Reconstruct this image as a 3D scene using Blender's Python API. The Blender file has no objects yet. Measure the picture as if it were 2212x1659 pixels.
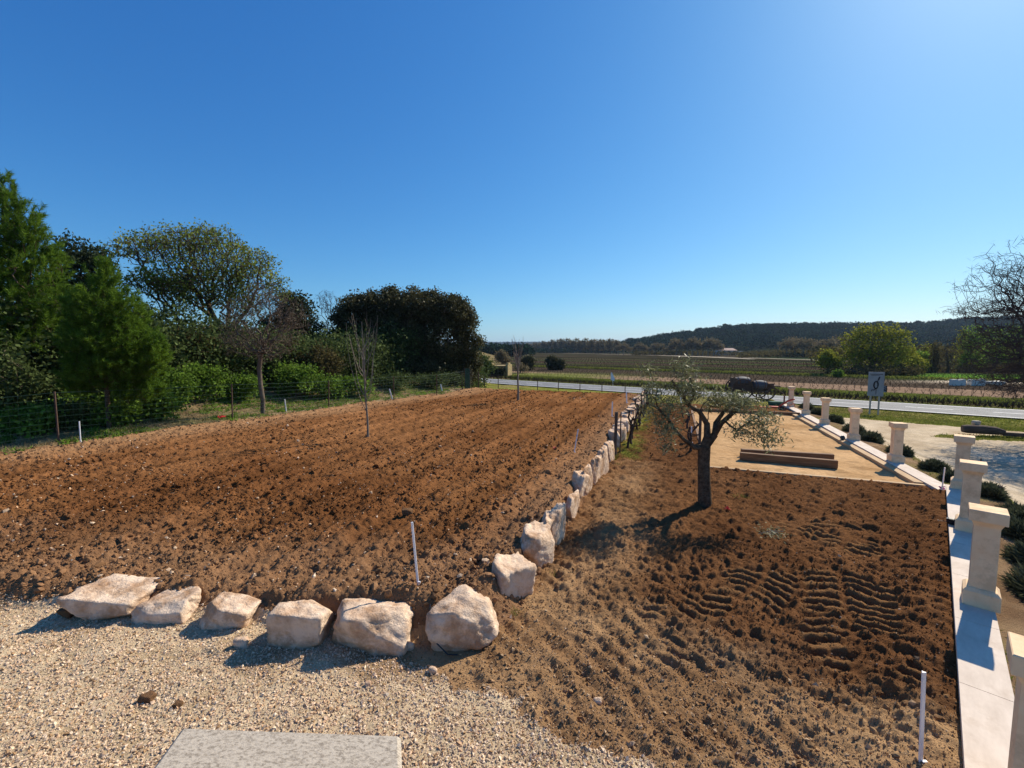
import bpy, math, random
import numpy as np
from mathutils import Vector, Matrix
R = math.radians
SC = bpy.context.scene
COL = SC.collection
rng = np.random.default_rng(7)
random.seed(7)

# ------------------------------------------------------------------ camera
CZ = 2.8
PITCH = math.atan(0.0807)
cam = bpy.data.cameras.new('camera')
cam.lens = 15.33; cam.sensor_width = 36; cam.clip_start = 0.05; cam.clip_end = 20000
co = bpy.data.objects.new('camera', cam); COL.objects.link(co)
co.location = (0, 0, CZ); co.rotation_euler = (R(90) - PITCH, 0, 0)
SC.camera = co
# ------------------------------------------------------------------ light
SUN_AZ = R(50)      # clockwise from the viewing direction (+Y)
SUN_EL = R(40)
w = bpy.data.worlds.new('World'); SC.world = w; w.use_nodes = True
nt = w.node_tree; nt.nodes.clear()
sky = nt.nodes.new('ShaderNodeTexSky'); sky.sky_type = 'NISHITA'; sky.sun_disc = False
sky.sun_elevation = SUN_EL; sky.sun_rotation = SUN_AZ
sky.air_density = 1.0; sky.dust_density = 0.5; sky.ozone_density = 1.0; sky.altitude = 0
# the camera's rendering of blue: one response curve per channel
sep = nt.nodes.new('ShaderNodeSeparateColor'); cmb = nt.nodes.new('ShaderNodeCombineColor'); nt.links.new(sky.outputs[0], sep.inputs[0])
for i_, (g_, k_) in enumerate(((1.421, .245), (1.009, .87), (.72, 2.14))):
    pw = nt.nodes.new('ShaderNodeMath'); pw.operation = 'POWER'; pw.inputs[1].default_value = g_
    ml = nt.nodes.new('ShaderNodeMath'); ml.operation = 'MULTIPLY'; ml.inputs[1].default_value = k_
    nt.links.new(sep.outputs[i_], pw.inputs[0]); nt.links.new(pw.outputs[0], ml.inputs[0]); nt.links.new(ml.outputs[0], cmb.inputs[i_])
bg = nt.nodes.new('ShaderNodeBackground'); bg.inputs['Strength'].default_value = 0.078
wo = nt.nodes.new('ShaderNodeOutputWorld')
nt.links.new(cmb.outputs[0], bg.inputs[0]); nt.links.new(bg.outputs[0], wo.inputs[0])
sl = bpy.data.lights.new('sun', 'SUN'); sl.energy = 5.0; sl.angle = R(0.5); sl.color = (1, 0.90, 0.74)
so = bpy.data.objects.new('sun', sl); COL.objects.link(so)
sd = Vector((math.sin(SUN_AZ) * math.cos(SUN_EL), math.cos(SUN_AZ) * math.cos(SUN_EL), math.sin(SUN_EL)))
so.rotation_euler = sd.to_track_quat('Z', 'Y').to_euler()
vs = SC.view_settings; vs.view_transform = 'Standard'; vs.look = 'None'; vs.exposure = 0.36; vs.gamma = 1; vs.use_curve_mapping = False
SC.cycles.max_bounces = 6; SC.cycles.diffuse_bounces = 3; SC.cycles.transmission_bounces = 3; SC.cycles.volume_bounces = 0
SC.cycles.transparent_max_bounces = 4

# ------------------------------------------------------------------ helpers
F = 941.8
_cp, _sp = math.cos(PITCH), math.sin(PITCH)
def ray(u, v):                       # survey: direction seen at a picture position (2212 x 1659 grid)
    k = -(v - 829.5) / F
    return ((u - 1106) / F, _cp + k * _sp, -_sp + k * _cp)
def PZ(u, v, z=0.0):
    r = ray(u, v); t = (z - CZ) / r[2]
    return (r[0] * t, r[1] * t, z)
def PD(u, v, d):
    r = ray(u, v); t = d / r[1]
    return (r[0] * t, d, CZ + r[2] * t)

def _h(ix, iy, s):
    n = (ix.astype(np.int64) * 374761393 + iy.astype(np.int64) * 668265263 + s * 1442695041) & 0xffffffff
    n = ((n ^ (n >> 13)) * 1274126177) & 0xffffffff
    n = (n ^ (n >> 16)) & 0xffffffff
    return n / 4294967295.0
def vn(x, y, s=0):
    fx = np.floor(x); fy = np.floor(y); tx = x - fx; ty = y - fy
    ix = fx.astype(np.int64); iy = fy.astype(np.int64)
    tx = tx * tx * (3 - 2 * tx); ty = ty * ty * (3 - 2 * ty)
    a = _h(ix, iy, s); b = _h(ix + 1, iy, s); c = _h(ix, iy + 1, s); d = _h(ix + 1, iy + 1, s)
    return (a + (b - a) * tx) * (1 - ty) + (c + (d - c) * tx) * ty
def fbm(x, y, o=4, s=0, g=0.5):
    x = np.asarray(x, float); y = np.asarray(y, float); r = 0; a = 1; t = 0
    for i in range(o):
        r = r + a * vn(x * 1.0 + 17.3 * i, y + 9.1 * i, s + i); t += a; a *= g
        x, y = 1.62 * x - 1.18 * y, 1.18 * x + 1.62 * y
    return r / t * 2 - 1
def sst(e0, e1, x):
    t = np.clip((x - e0) / (e1 - e0), 0, 1); return t * t * (3 - 2 * t)
def worley(x, y, s=0):
    fx = np.floor(x); fy = np.floor(y); best = np.full(np.shape(x), 9.0); idv = np.zeros(np.shape(x))
    for i in (-1, 0, 1):
        for j in (-1, 0, 1):
            ix = fx.astype(np.int64) + i; iy = fy.astype(np.int64) + j
            px = ix + _h(ix, iy, s); py = iy + _h(ix, iy, s + 5)
            d = np.hypot(px - x, py - y); m = d < best
            best = np.where(m, d, best); idv = np.where(m, _h(ix, iy, s + 9), idv)
    return best, idv

def mk(name, V, Fc, mats, parent=None, smooth=False, tint=None, mi=None):
    V = np.ascontiguousarray(V, np.float32).reshape(-1, 3)
    me = bpy.data.meshes.new(name)
    if isinstance(Fc, np.ndarray):
        Fc = [Fc]
    Fc = [np.asarray(f, np.int32) for f in Fc if len(f)]
    nl = sum(f.size for f in Fc); nf = sum(len(f) for f in Fc)
    me.vertices.add(len(V)); me.vertices.foreach_set('co', V.ravel())
    me.loops.add(nl); me.loops.foreach_set('vertex_index', np.concatenate([f.ravel() for f in Fc]))
    me.polygons.add(nf)
    tot = np.concatenate([np.full(len(f), f.shape[1], np.int32) for f in Fc])
    st = np.zeros(nf, np.int32); st[1:] = np.cumsum(tot)[:-1]
    me.polygons.foreach_set('loop_start', st); me.polygons.foreach_set('loop_total', tot)
    me.polygons.foreach_set('use_smooth', np.full(nf, bool(smooth)))
    me.update(calc_edges=True)
    for m in (mats if isinstance(mats, (list, tuple)) else [mats]):
        me.materials.append(m)
    if mi is not None:
        me.polygons.foreach_set('material_index', np.asarray(mi, np.int32))
    if tint is not None:
        ca = me.color_attributes.new('tint', 'FLOAT_COLOR', 'POINT')
        t4 = np.ones((len(V), 4), np.float32); t4[:, :3] = tint
        ca.data.foreach_set('color', t4.ravel())
    o = bpy.data.objects.new(name, me); COL.objects.link(o)
    if parent is not None:
        o.parent = parent
    return o
def tag(o, label=None, cat=None, group=None, kind=None):
    if label: o['label'] = label
    if cat: o['category'] = cat
    if group: o['group'] = group
    if kind: o['kind'] = kind
    return o
def empty(name, loc, rz=0.0, label=None, cat=None, group=None):
    o = bpy.data.objects.new(name, None); COL.objects.link(o); o.empty_display_size = 0.2
    o.location = loc; o.rotation_euler = (0, 0, rz)
    return tag(o, label, cat, group)
def copy_tree(o, parent=None):
    c = o.copy(); COL.objects.link(c); c.parent = parent
    for ch in [k for k in o.children]:
        copy_tree(ch, c)
    return c

class MB:
    def __init__(s): s.V = []; s.Q = []; s.T = []; s.n = 0
    def add(s, V, Q=None, T=None):
        V = np.asarray(V, float).reshape(-1, 3)
        if Q is not None and len(Q): s.Q.append(np.asarray(Q) + s.n)
        if T is not None and len(T): s.T.append(np.asarray(T) + s.n)
        s.V.append(V); s.n += len(V); return s
    def box(s, c, d, rz=0.0, tilt=None, taper=1.0):
        x, y, z = [k / 2 for k in d]
        V = np.array([(i * x * (taper if k > 0 else 1), j * y * (taper if k > 0 else 1), k * z) for k in (-1, 1) for j in (-1, 1) for i in (-1, 1)], float)
        M = np.array(Matrix.Rotation(rz, 3, 'Z'))
        if tilt is not None: M = np.array(tilt)
        V = V @ M.T + np.array(c)
        return s.add(V, [(0, 2, 3, 1), (4, 5, 7, 6), (0, 1, 5, 4), (2, 6, 7, 3), (0, 4, 6, 2), (1, 3, 7, 5)])
    def lathe(s, prof, c=(0, 0, 0), n=16, M=None, cap=True):
        a = np.arange(n) * 2 * math.pi / n
        V = np.array([(r * math.cos(t), r * math.sin(t), z) for r, z in prof for t in a])
        if M is not None: V = V @ np.array(M).T
        V = V + np.array(c); Q = []
        for i in range(len(prof) - 1):
            for j in range(n):
                k = (j + 1) % n
                Q.append((i * n + j, i * n + k, (i + 1) * n + k, (i + 1) * n + j))
        s.add(V, Q)
        if cap:
            for i, fl in ((0, True), (len(prof) - 1, False)):
                ring = V[i * n:(i + 1) * n]; cc = ring.mean(0)
                T = [((0, 2 + j if False else 1 + (j + 1) % n, 1 + j) if fl else (0, 1 + j, 1 + (j + 1) % n)) for j in range(n)]
                s.add(np.vstack([cc[None], ring]), None, T)
        return s
    def tube(s, pts, r, n=6):
        pts = np.asarray(pts, float); r = np.broadcast_to(np.asarray(r, float), (len(pts),))
        V = []; up0 = np.array((0.13, 0.21, 0.97))
        for i, p in enumerate(pts):
            t = pts[min(i + 1, len(pts) - 1)] - pts[max(i - 1, 0)]; t = t / (np.linalg.norm(t) + 1e-9)
            ref = up0 if abs(t @ up0) < 0.95 else np.array((1.0, 0, 0))
            a = np.cross(t, ref); a /= np.linalg.norm(a); b = np.cross(t, a)
            for k in range(n):
                th = 2 * math.pi * k / n; V.append(p + r[i] * (math.cos(th) * a + math.sin(th) * b))
        Q = [(i * n + j, (i + 1) * n + j, (i + 1) * n + (j + 1) % n, i * n + (j + 1) % n) for i in range(len(pts) - 1) for j in range(n)]
        s.add(V, Q)
        for i in (0, len(pts) - 1):
            ring = np.array(V[i * n:(i + 1) * n])
            s.add(np.vstack([pts[i][None], ring]), None, [(0, 1 + j, 1 + (j + 1) % n) for j in range(n)])
        return s
    def build(s, name, mat, parent=None, smooth=False, tint=None):
        V = np.vstack(s.V); fs = []
        if s.Q: fs.append(np.vstack(s.Q))
        if s.T: fs.append(np.vstack(s.T))
        return mk(name, V, fs, mat, parent, smooth, tint)

# ------------------------------------------------------------------ materials
def mat(name, col=(.5, .5, .5), rough=.85, var=.25, scale=8., bump=0., bscale=40., tint=False, island=0., trans=0., spec=.25, col2=None, metal=0., detail=6., bdist=0.02, stretch=None, ramp=(.32, .68), stain=None):
    m = bpy.data.materials.new(name); m.use_nodes = True
    N = m.node_tree.nodes; L = m.node_tree.links; N.clear()
    out = N.new('ShaderNodeOutputMaterial'); bs = N.new('ShaderNodeBsdfPrincipled')
    bs.inputs['Roughness'].default_value = rough; bs.inputs['Specular IOR Level'].default_value = spec; bs.inputs['Metallic'].default_value = metal
    geo = N.new('ShaderNodeNewGeometry')
    tc = N.new('ShaderNodeTexCoord')
    vec = tc.outputs['Object'] if not tint else geo.outputs['Position']
    if stretch:
        mp = N.new('ShaderNodeMapping'); mp.inputs['Scale'].default_value = stretch; L.new(vec, mp.inputs[0]); vec = mp.outputs[0]
    nz = N.new('ShaderNodeTexNoise'); nz.inputs['Scale'].default_value = scale; nz.inputs['Detail'].default_value = detail; nz.inputs['Roughness'].default_value = .65
    L.new(vec, nz.inputs['Vector'])
    if col2 is None:
        c2 = tuple(min(1, c * (1 + var * 1.6)) for c in col); c1 = tuple(c * (1 - var) for c in col)
    else:
        c1, c2 = col, col2
    rp = N.new('ShaderNodeValToRGB'); rp.color_ramp.elements[0].position = ramp[0]; rp.color_ramp.elements[1].position = ramp[1]
    rp.color_ramp.elements[0].color = (*c1, 1); rp.color_ramp.elements[1].color = (*c2, 1)
    L.new(nz.outputs['Fac'], rp.inputs[0]); c = rp.outputs[0]
    if stain:
        n3 = N.new('ShaderNodeTexNoise'); n3.inputs['Scale'].default_value = stain[3]; n3.inputs['Detail'].default_value = 7; n3.inputs['Roughness'].default_value = .7
        L.new(geo.outputs['Position'], n3.inputs['Vector']); r3 = N.new('ShaderNodeMapRange'); r3.inputs['From Min'].default_value = stain[4]; r3.inputs['From Max'].default_value = stain[4] + .12; r3.inputs['To Max'].default_value = stain[5]
        L.new(n3.outputs['Fac'], r3.inputs['Value']); m3 = N.new('ShaderNodeMix'); m3.data_type = 'RGBA'; L.new(r3.outputs[0], m3.inputs[0]); L.new(c, m3.inputs[6]); m3.inputs[7].default_value = (*stain[:3], 1); c = m3.outputs[2]
    if tint:
        at = N.new('ShaderNodeAttribute'); at.attribute_name = 'tint'
        mx = N.new('ShaderNodeMix'); mx.data_type = 'RGBA'; mx.blend_type = 'MULTIPLY'; mx.inputs[0].default_value = 1
        L.new(c, mx.inputs[6]); L.new(at.outputs['Color'], mx.inputs[7]); c = mx.outputs[2]
    if island:
        mr = N.new('ShaderNodeMapRange'); mr.inputs['To Min'].default_value = 1 - island; mr.inputs['To Max'].default_value = 1 + island * 1.3
        L.new(geo.outputs['Random Per Island'], mr.inputs['Value'])
        vm = N.new('ShaderNodeVectorMath'); vm.operation = 'SCALE'; L.new(c, vm.inputs[0]); L.new(mr.outputs[0], vm.inputs['Scale']); c = vm.outputs[0]
    L.new(c, bs.inputs['Base Color'])
    if bump:
        n2 = N.new('ShaderNodeTexNoise'); n2.inputs['Scale'].default_value = bscale; n2.inputs['Detail'].default_value = 8; n2.inputs['Roughness'].default_value = .7
        L.new(vec, n2.inputs['Vector'])
        bp = N.new('ShaderNodeBump'); bp.inputs['Strength'].default_value = bump; bp.inputs['Distance'].default_value = bdist
        L.new(n2.outputs['Fac'], bp.inputs['Height']); L.new(bp.outputs[0], bs.inputs['Normal'])
    if trans:
        tr = N.new('ShaderNodeBsdfTranslucent'); L.new(c, tr.inputs[0])
        ms = N.new('ShaderNodeMixShader'); ms.inputs[0].default_value = trans
        L.new(bs.outputs[0], ms.inputs[1]); L.new(tr.outputs[0], ms.inputs[2]); L.new(ms.outputs[0], out.inputs[0])
    else:
        L.new(bs.outputs[0], out.inputs[0])
    return m
M = dict(
    soil=mat('ploughed soil', (1, 1, 1), .95, tint=True, col2=(1.25, 1.25, 1.25), scale=3, bump=1, bscale=36, bdist=.035, spec=0.),
    clod=mat('soil clod', (.8, .8, .8), .95, tint=True, col2=(1.2, 1.2, 1.2), scale=30, bump=.6, bscale=60, bdist=.01, spec=0.),
    gravel=mat('gravel bed', (.7, .68, .62), .9, tint=True, col2=(1.35, 1.3, 1.18), scale=45, bump=1, bscale=90, bdist=.01, spec=0.),
    pebble=mat('pebble', (.85, .85, .85), .8, tint=True, col2=(1.1, 1.1, 1.1), scale=60, spec=0.),
    sand=mat('sand', (.8, .8, .8), .95, tint=True, col2=(1.12, 1.12, 1.12), scale=9, bump=.8, bscale=18, bdist=.02, spec=0.),
    grass=mat('grass ground', (.7, .7, .7), .95, tint=True, col2=(1.4, 1.4, 1.4), scale=4, bump=1, bscale=14, bdist=.06, spec=0.),
    farg=mat('vineyard soil', (.75, .75, .75), .95, tint=True, col2=(1.3, 1.3, 1.3), scale=.8, spec=0.),
    asphalt=mat('asphalt', (.12, .12, .125), .8, col2=(.19, .19, .19), scale=1.2, bump=.3, bscale=60, spec=.3),
    paint=mat('road paint', (.7, .7, .68), .6, var=.1, scale=3),
    lime=mat('cream limestone', (.86, .575, .335), .85, col2=(.94, .70, .445), scale=5, bump=.35, bscale=45, bdist=.006, spec=.1, stain=(.50, .33, .19, 4., .5, .45)),
    limecap=mat('white limestone coping', (.58, .48, .385), .8, col2=(.72, .61, .50), scale=3, bump=.2, bscale=50, bdist=.004, spec=.1, stretch=(1, 3, 1), stain=(.45, .34, .24, 3., .52, .4)),
    rock=mat('boulder limestone', (.50, .31, .19), .9, col2=(.84, .645, .47), scale=3.6, bump=1, bscale=14, bdist=.04, spec=0., ramp=(.34, .58), stain=(.34, .18, .085, 3.2, .5, .6)),
    slab=mat('speckled stone', (.25, .205, .155), .8, col2=(.50, .43, .34), scale=70, bump=.4, bscale=60, bdist=.01, spec=.2, stretch=(1, 1.7, 1), ramp=(.36, .54)),
    wood=mat('old sleeper wood', (.10, .048, .022), .8, col2=(.30, .165, .08), scale=6, bump=.6, bscale=20, bdist=.01, stretch=(.25, 5, 5), spec=.3),
    timber=mat('pale edging timber', (.36, .22, .11), .8, col2=(.56, .38, .2), scale=7, bump=.3, bscale=20, bdist=.006, stretch=(.3, 4, 4)),
    post=mat('grey post wood', (.05, .04, .032), .85, col2=(.12, .095, .075), scale=12, bump=.5, bscale=30, stretch=(4, 4, .5)),
    rust=mat('rusty iron', (.05, .03, .022), .8, col2=(.13, .07, .045), scale=20, spec=.4),
    stake=mat('white plastic stake', (.80, .80, .82), .45, var=.03, spec=.5),
    wire=mat('green wire', (.03, .07, .05), .5, var=.1, spec=.5),
    net=mat('green netting', (.04, .12, .09), .7, var=.2, trans=.3),
    bark=mat('grey brown bark', (.05, .036, .024), .95, col2=(.17, .125, .085), scale=14, bump=1, bscale=22, bdist=.03, spec=0.),
    barkp=mat('pale bark', (.16, .13, .10), .95, col2=(.30, .25, .19), scale=10, spec=0.),
    twig=mat('bare twigs', (.085, .065, .048), .9, col2=(.21, .165, .125), scale=3, spec=0.),
    twigd=mat('dark bare twigs', (.045, .035, .035), .9, col2=(.10, .08, .075), scale=3, spec=0.),
    pine=mat('pine needles', (.05, .105, .012), .7, col2=(.16, .255, .026), scale=1.2, island=.35, trans=.4, spec=.1),
    pined=mat('dark pine needles', (.022, .036, .013), .7, col2=(.05, .068, .022), scale=1.2, island=.35, trans=.2, spec=.2),
    oak=mat('fresh oak leaves', (.12, .16, .025), .7, col2=(.27, .30, .06), scale=.8, island=.35, trans=.4, spec=0.),
    holm=mat('holm oak leaves', (.04, .040, .016), .55, col2=(.105, .098, .042), scale=1.1, island=.45, trans=.25, spec=.1),
    bush=mat('green bush leaves', (.05, .10, .012), .6, col2=(.19, .30, .04), scale=1.5, island=.4, trans=.45, spec=.1),
    scrub=mat('brown green scrub', (.06, .05, .02), .8, col2=(.13, .11, .045), scale=1.5, island=.4, trans=.3, spec=0.),
    darkbush=mat('dark bush leaves', (.042, .062, .018), .7, col2=(.10, .135, .042), scale=1.5, island=.4, trans=.3, spec=.08),
    olive=mat('olive leaves', (.12, .125, .052), .5, col2=(.29, .285, .14), scale=5, island=.5, trans=.25, spec=.3),
    lav=mat('lavender foliage', (.05, .06, .035), .8, col2=(.12, .13, .075), scale=5, island=.4, trans=.2, spec=0.),
    spring=mat('yellow green spring leaves', (.14, .16, .02), .7, col2=(.30, .29, .045), scale=.25, island=.35, trans=.4, spec=0.),
    brownt=mat('budding brown crown', (.15, .118, .066), .9, col2=(.27, .222, .125), scale=.2, island=.3, trans=.3, spec=0.),
    forest=mat('pine forest canopy', (.007, .023, .014), .8, col2=(.036, .064, .036), scale=.05, island=.5, trans=.1, spec=0.),
    grassb=mat('grass blades', (.10, .12, .022), .7, col2=(.24, .25, .06), scale=2, island=.4, trans=.35, spec=0.),
    drygrass=mat('dry grass blades', (.20, .15, .075), .8, col2=(.38, .30, .16), scale=2, island=.3, trans=.25, spec=0.),
    black=mat('black plastic', (.012, .012, .014), .4, var=.1, spec=.5),
    red=mat('red plastic', (.55, .02, .015), .5, var=.1, spec=.5),
    orange=mat('orange red painted steel', (.55, .06, .02), .5, var=.15, spec=.5),
    barrel=mat('grey barrel staves', (.045, .05, .062), .7, col2=(.11, .12, .14), scale=9, stretch=(.4, 6, 6), spec=.3),
    signg=mat('grey sign board', (.22, .25, .30), .5, col2=(.30, .33, .38), scale=2, spec=.4),
    palep=mat('pale sign post', (.42, .36, .29), .7, col2=(.58, .5, .42), scale=4),
    signd=mat('sign symbol', (.02, .02, .025), .5, var=.05),
    white=mat('white render', (.70, .64, .53), .8, var=.08, scale=1),
    plaster=mat('pale plaster', (.5, .42, .35), .85, col2=(.62, .54, .46), scale=.6),
    tile=mat('pale clay tiles', (.42, .27, .2), .85, col2=(.58, .42, .33), scale=2),
    stonew=mat('yellow rubble wall', (.25, .18, .08), .9, col2=(.48, .36, .17), scale=3, bump=.6, bscale=5, bdist=.05),
    glassd=mat('dark opening', (.02, .02, .025), .3, var=.1),
    log=mat('dark log', (.06, .042, .032), .9, col2=(.17, .115, .085), scale=7, bump=1, bscale=14, bdist=.03, stretch=(.4, 4, 4)),
    vine=mat('vine bark', (.028, .02, .016), .9, col2=(.08, .055, .042), scale=20, bump=1, bscale=30, bdist=.02),
)

# ------------------------------------------------------------------ terrain
TH = R(20.5); SA, CA = math.sin(TH), math.cos(TH)
def ab(x, y): return SA * x + CA * y, CA * x - SA * y
def xy(a, b): return SA * a + CA * b, CA * a - SA * b
RN = np.array((.633, .774)); RT = np.array((-.774, .633))
def qs(x, y): return RN[0] * x + RN[1] * y, RT[0] * x + RT[1] * y
FY = np.array([8, 11.27, 14.8, 18.7, 21.7, 23.8, 27, 40.]); FX = np.array([-13.8, -11.7, -9.5, -7.8, -5.8, -4.1, -2.7, 3.])
FRX = np.array([-40, -15, -8, -4.3, -3, -2, -1.2, -.3, .2]); FRY = np.array([5.4, 4.75, 4.6, 4.55, 4.4, 4.15, 4.08, 4.05, 4.4])
B0 = -1.6
def wout(x, y):
    a, b = ab(x, y)
    return np.maximum((x - y - .58) * .707, b - 5.15)
TRK = [(PZ(1570, 1370), PZ(1715, 1140), .36), (PZ(1860, 1490), PZ(1812, 1140), .42), (PZ(1400, 1420), PZ(1470, 1290), .25)]
def tracks(x, y):
    tk = np.zeros_like(x); msk = np.zeros_like(x)
    for (p0, p1, wd) in TRK:
        dx, dy = p1[0] - p0[0], p1[1] - p0[1]; L_ = math.hypot(dx, dy); dx /= L_; dy /= L_
        al = (x - p0[0]) * dx + (y - p0[1]) * dy; la = (x - p0[0]) * dy - (y - p0[1]) * dx + .09 * fbm(x * 1.6, y * 1.6, 2, 40)
        m = sst(-.1, .15, al) * (1 - sst(L_ - .15, L_ + .3, al)) * (1 - sst(wd - .04, wd + .04, np.abs(la)))
        ph = (al + np.abs(la) * .3 + la * la * .45 - .07 * np.sign(la)) / .165 + .5 * fbm(x * 2., y * 2., 2, 41)
        sw = ph - np.floor(ph); lug = sst(0, .3, sw) * (1 - sst(.45, .85, sw)); keep = sst(-.38, .22, fbm(x * 2.4, y * 2.4, 4, 44))
        gap = 1 - .8 * np.exp(-(la / .035) ** 2); mm = m * keep
        tk = tk + mm * (-.025 + .062 * lug * gap + .022 * fbm(x * 11, y * 11, 3, 45)); msk = np.maximum(msk, mm)
    return tk, msk
def height(x, y, fine=True):
    x = np.asarray(x, float); y = np.asarray(y, float)
    a, b = ab(x, y); q, s = qs(x, y); wo_ = wout(x, y)
    yf = np.interp(x, FRX, FRY); xf = np.interp(y, FY, FX)
    inb = sst(0, .28, B0 + .1 - b) * sst(-.12, .22, y - yf)       # inside the raised field
    left = np.clip(xf - x, 0, 50)
    zf = .34 + .05 * fbm(x * .35, y * .35, 2, 3) - .16 * sst(1.2, 3, -x) * (1 - sst(0, 3, y - yf))
    zf = zf + .55 * sst(.3, 5, left) + .03 * left * sst(3, 20, left)
    ns = fbm(x * 1.3, y * 1.3, 3, 11)
    z = .015 * ns + 0.08 * sst(4.5, 8, -x) * (1 - inb)
    z = z * (1 - inb) + zf * inb
    # outside the wall: the drive lies lower
    z = np.where(wo_ > 0, -.06 - .62 * sst(.3, 3.2, wo_) + .02 * ns, z)
    # towards the road and the vineyards
    bl = np.where(b < B0, sst(24.7, 31, a), np.where(wo_ > 0, sst(26.5, 33, q), sst(27.5, 34, a)))
    bl = np.maximum(bl * (1 - sst(4, 16, left)), sst(33, 36, q) * (1 - sst(6, 20, left)))
    zr = np.where(q > 41.4, -1.2 + .03 * fbm(x * .2, y * .2, 2, 5), -1.04)
    z = z * (1 - bl) + zr * bl
    # far hills
    r = np.hypot(x, y); t = x / np.maximum(y, 1)
    z = z + 3.8 * sst(.5, .75, t) * sst(165, 300, y) * sst(0, 50, y - 150)
    if not fine: return z
    near = 1 - sst(30, 60, y)
    field = inb * (1 - sst(.0, .8, left)) * (1 - sst(24.2, 24.9, a)) * near
    gard = (b > B0) * (wo_ < -.02) * (1 - sst(21.5, 24, a)) * (1 - soilmix(x, y, True)) * near
    gard = gard * (1 - ((a > 10.95) & (a < 21.2) & (b > .7)))
    wx = x + .05 * fbm(x * 9, y * 9, 2, 14); dw, idd = worley(wx * 8.5, y * 8.5, 1); d2, id2 = worley(wx * 20, y * 20, 2)
    cl = np.clip(.75 - dw * 1.15, 0, 1) * idd; c2 = np.clip(.7 - d2, 0, 1) * id2
    rough = .55 + .45 * fbm(x * .8, y * .8, 2, 21)
    fur = .02 * np.sin(b * 2 * math.pi / .9 + 1.5 * fbm(x * .5, y * .5, 2, 30)) + .014 * np.sin(b * 2 * math.pi / .34 + 2.5 * fbm(x * .7, y * .7, 2, 31))
    hf = .06 * cl * rough * 1.2 + .04 * c2 + .08 * np.abs(fbm(x * 4, y * 4, 4, 8)) + .05 * np.abs(fbm(x * 11, y * 11, 3, 18)) + .03 * np.abs(fbm(x * 25, y * 25, 2, 28)) + fur * 1.3 - .03
    hg = (.05 * cl * rough + .03 * c2 + .11 * np.abs(fbm(x * 4.5, y * 4.5, 4, 9)) + .06 * np.abs(fbm(x * 12, y * 12, 3, 19)) + .035 * np.abs(fbm(x * 26, y * 26, 2, 29))) * (.38 + .62 * sst(4.4, 6.0, y + .9 * x)) - .01
    tk, msk = tracks(x, y)
    hg = hg * (1 - .7 * msk) + tk
    nw = (x - y - .58) * .707; hg = hg * (1 - .75 * sst(-.55, -.2, nw))
    # a lower fan of worn ridges in the dusty corner
    rid = .017 * sst(-.35, .2, fbm(x * 1.5, y * 1.5, 2, 52)) * np.sin((x * .92 + y * .5 + .06 * (y - 4) ** 2) * 2 * math.pi / .21 + 3.5 * fbm(x * .9, y * .9, 3, 50)) * (1 - sst(4.6, 6.2, y))
    z = z + field * hf + gard * (hg + rid * (1 - msk))
    nw = (x - y - .58) * .707; z = z + .15 * sst(-.95, -.28, nw) * (nw > b - 5.15) * (b > B0) * (1 - sst(-.2, -.12, nw)) * (a < 10.9) * near
    gr = (1 - inb) * np.maximum(soilmix(x, y, True), 0) * near * (wo_ < 0)
    z = z + gr * (.012 * fbm(x * 7, y * 7, 3, 60) + .01 * c2 + .035 * np.clip(fbm(x * 3, y * 3, 2, 61) - .1, 0, 1) * sst(3.2, 3.8, y))
    bank = sst(0, 2, left) * near
    z = z + bank * (.07 * fbm(x * 2, y * 2, 4, 70) + .1 * np.clip(fbm(x * .9, y * .9, 2, 71), 0, 1))
    crt = (a > 11.1) & (a < 21.1) & (b > .8) & (b < 4.7); z = z + crt * (.012 * np.abs(fbm(x * 3.5, y * 3.5, 3, 78)) + .008 * fbm(x * 9, y * 9, 2, 79))
    z = z + (wo_ > .3) * near * .02 * fbm(x * 4, y * 4, 3, 77)
    return z
def soilmix(x, y, num=False):
    """1 where the pale gravel yard lies, 0 on garden soil"""
    e = (y - 3.88) + (x + .895) * .767 + .42 * fbm(x * 1.9, y * 1.9, 4, 33)
    g = 1 - sst(-.2, .2, e) if num else None
    yf = np.interp(x, FRX, FRY)
    return g * (y < yf + .1) if num else g
def zat(x, y): return float(height(np.array([x], float), np.array([y], float))[0])

def region(x, y):
    a, b = ab(x, y); q, s = qs(x, y); wo_ = wout(x, y)
    yf = np.interp(x, FRX, FRY); xf = np.interp(y, FY, FX); n = fbm(x * 1.1, y * 1.1, 3, 90)
    r = np.full(x.shape, 2)                                     # garden soil
    r[(y < yf + .12) & (soilmix(x, y, True) > .5)] = 1           # gravel yard
    fld = (b < B0 + .12) & (y > yf + .02 + .08 * n); r[fld] = 0  # ploughed field
    r[(b < B0 + .1) & (x < xf + .25 + .45 * n) & (y > yf)] = 7   # bank
    r[(a > 24.6 + .3 * n) & (b < B0 + .1)] = 5
    court = (a > 11.05) & (a < 21.1) & (b > .8) & (b < 4.75); r[court] = 3
    r[(a > 24.0 + .6 * n) & (wo_ < 0) & (b > B0)] = 5
    o = wo_ > 0; sw_ = np.where(y < 7, 1.7, 1.0) + .4 * n; r[o & (wo_ < sw_)] = 8                 # planting strip
    r[o & (wo_ >= sw_)] = 4                            # drive
    r[o & (q > 27.6 + .5 * n + .03 * (y - 16))] = 5
    isl = ((x - 18.2) / 3.4) ** 2 + ((y - 16.9) / 1.0) ** 2 + .5 * n < .35; r[isl & o] = 5
    r[q > 35.4] = 5; r[q > 42.2] = 6
    r[(r == 6) & (x < xf - 3)] = 7
    return r
def pal(c): return np.array(c, float)
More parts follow.
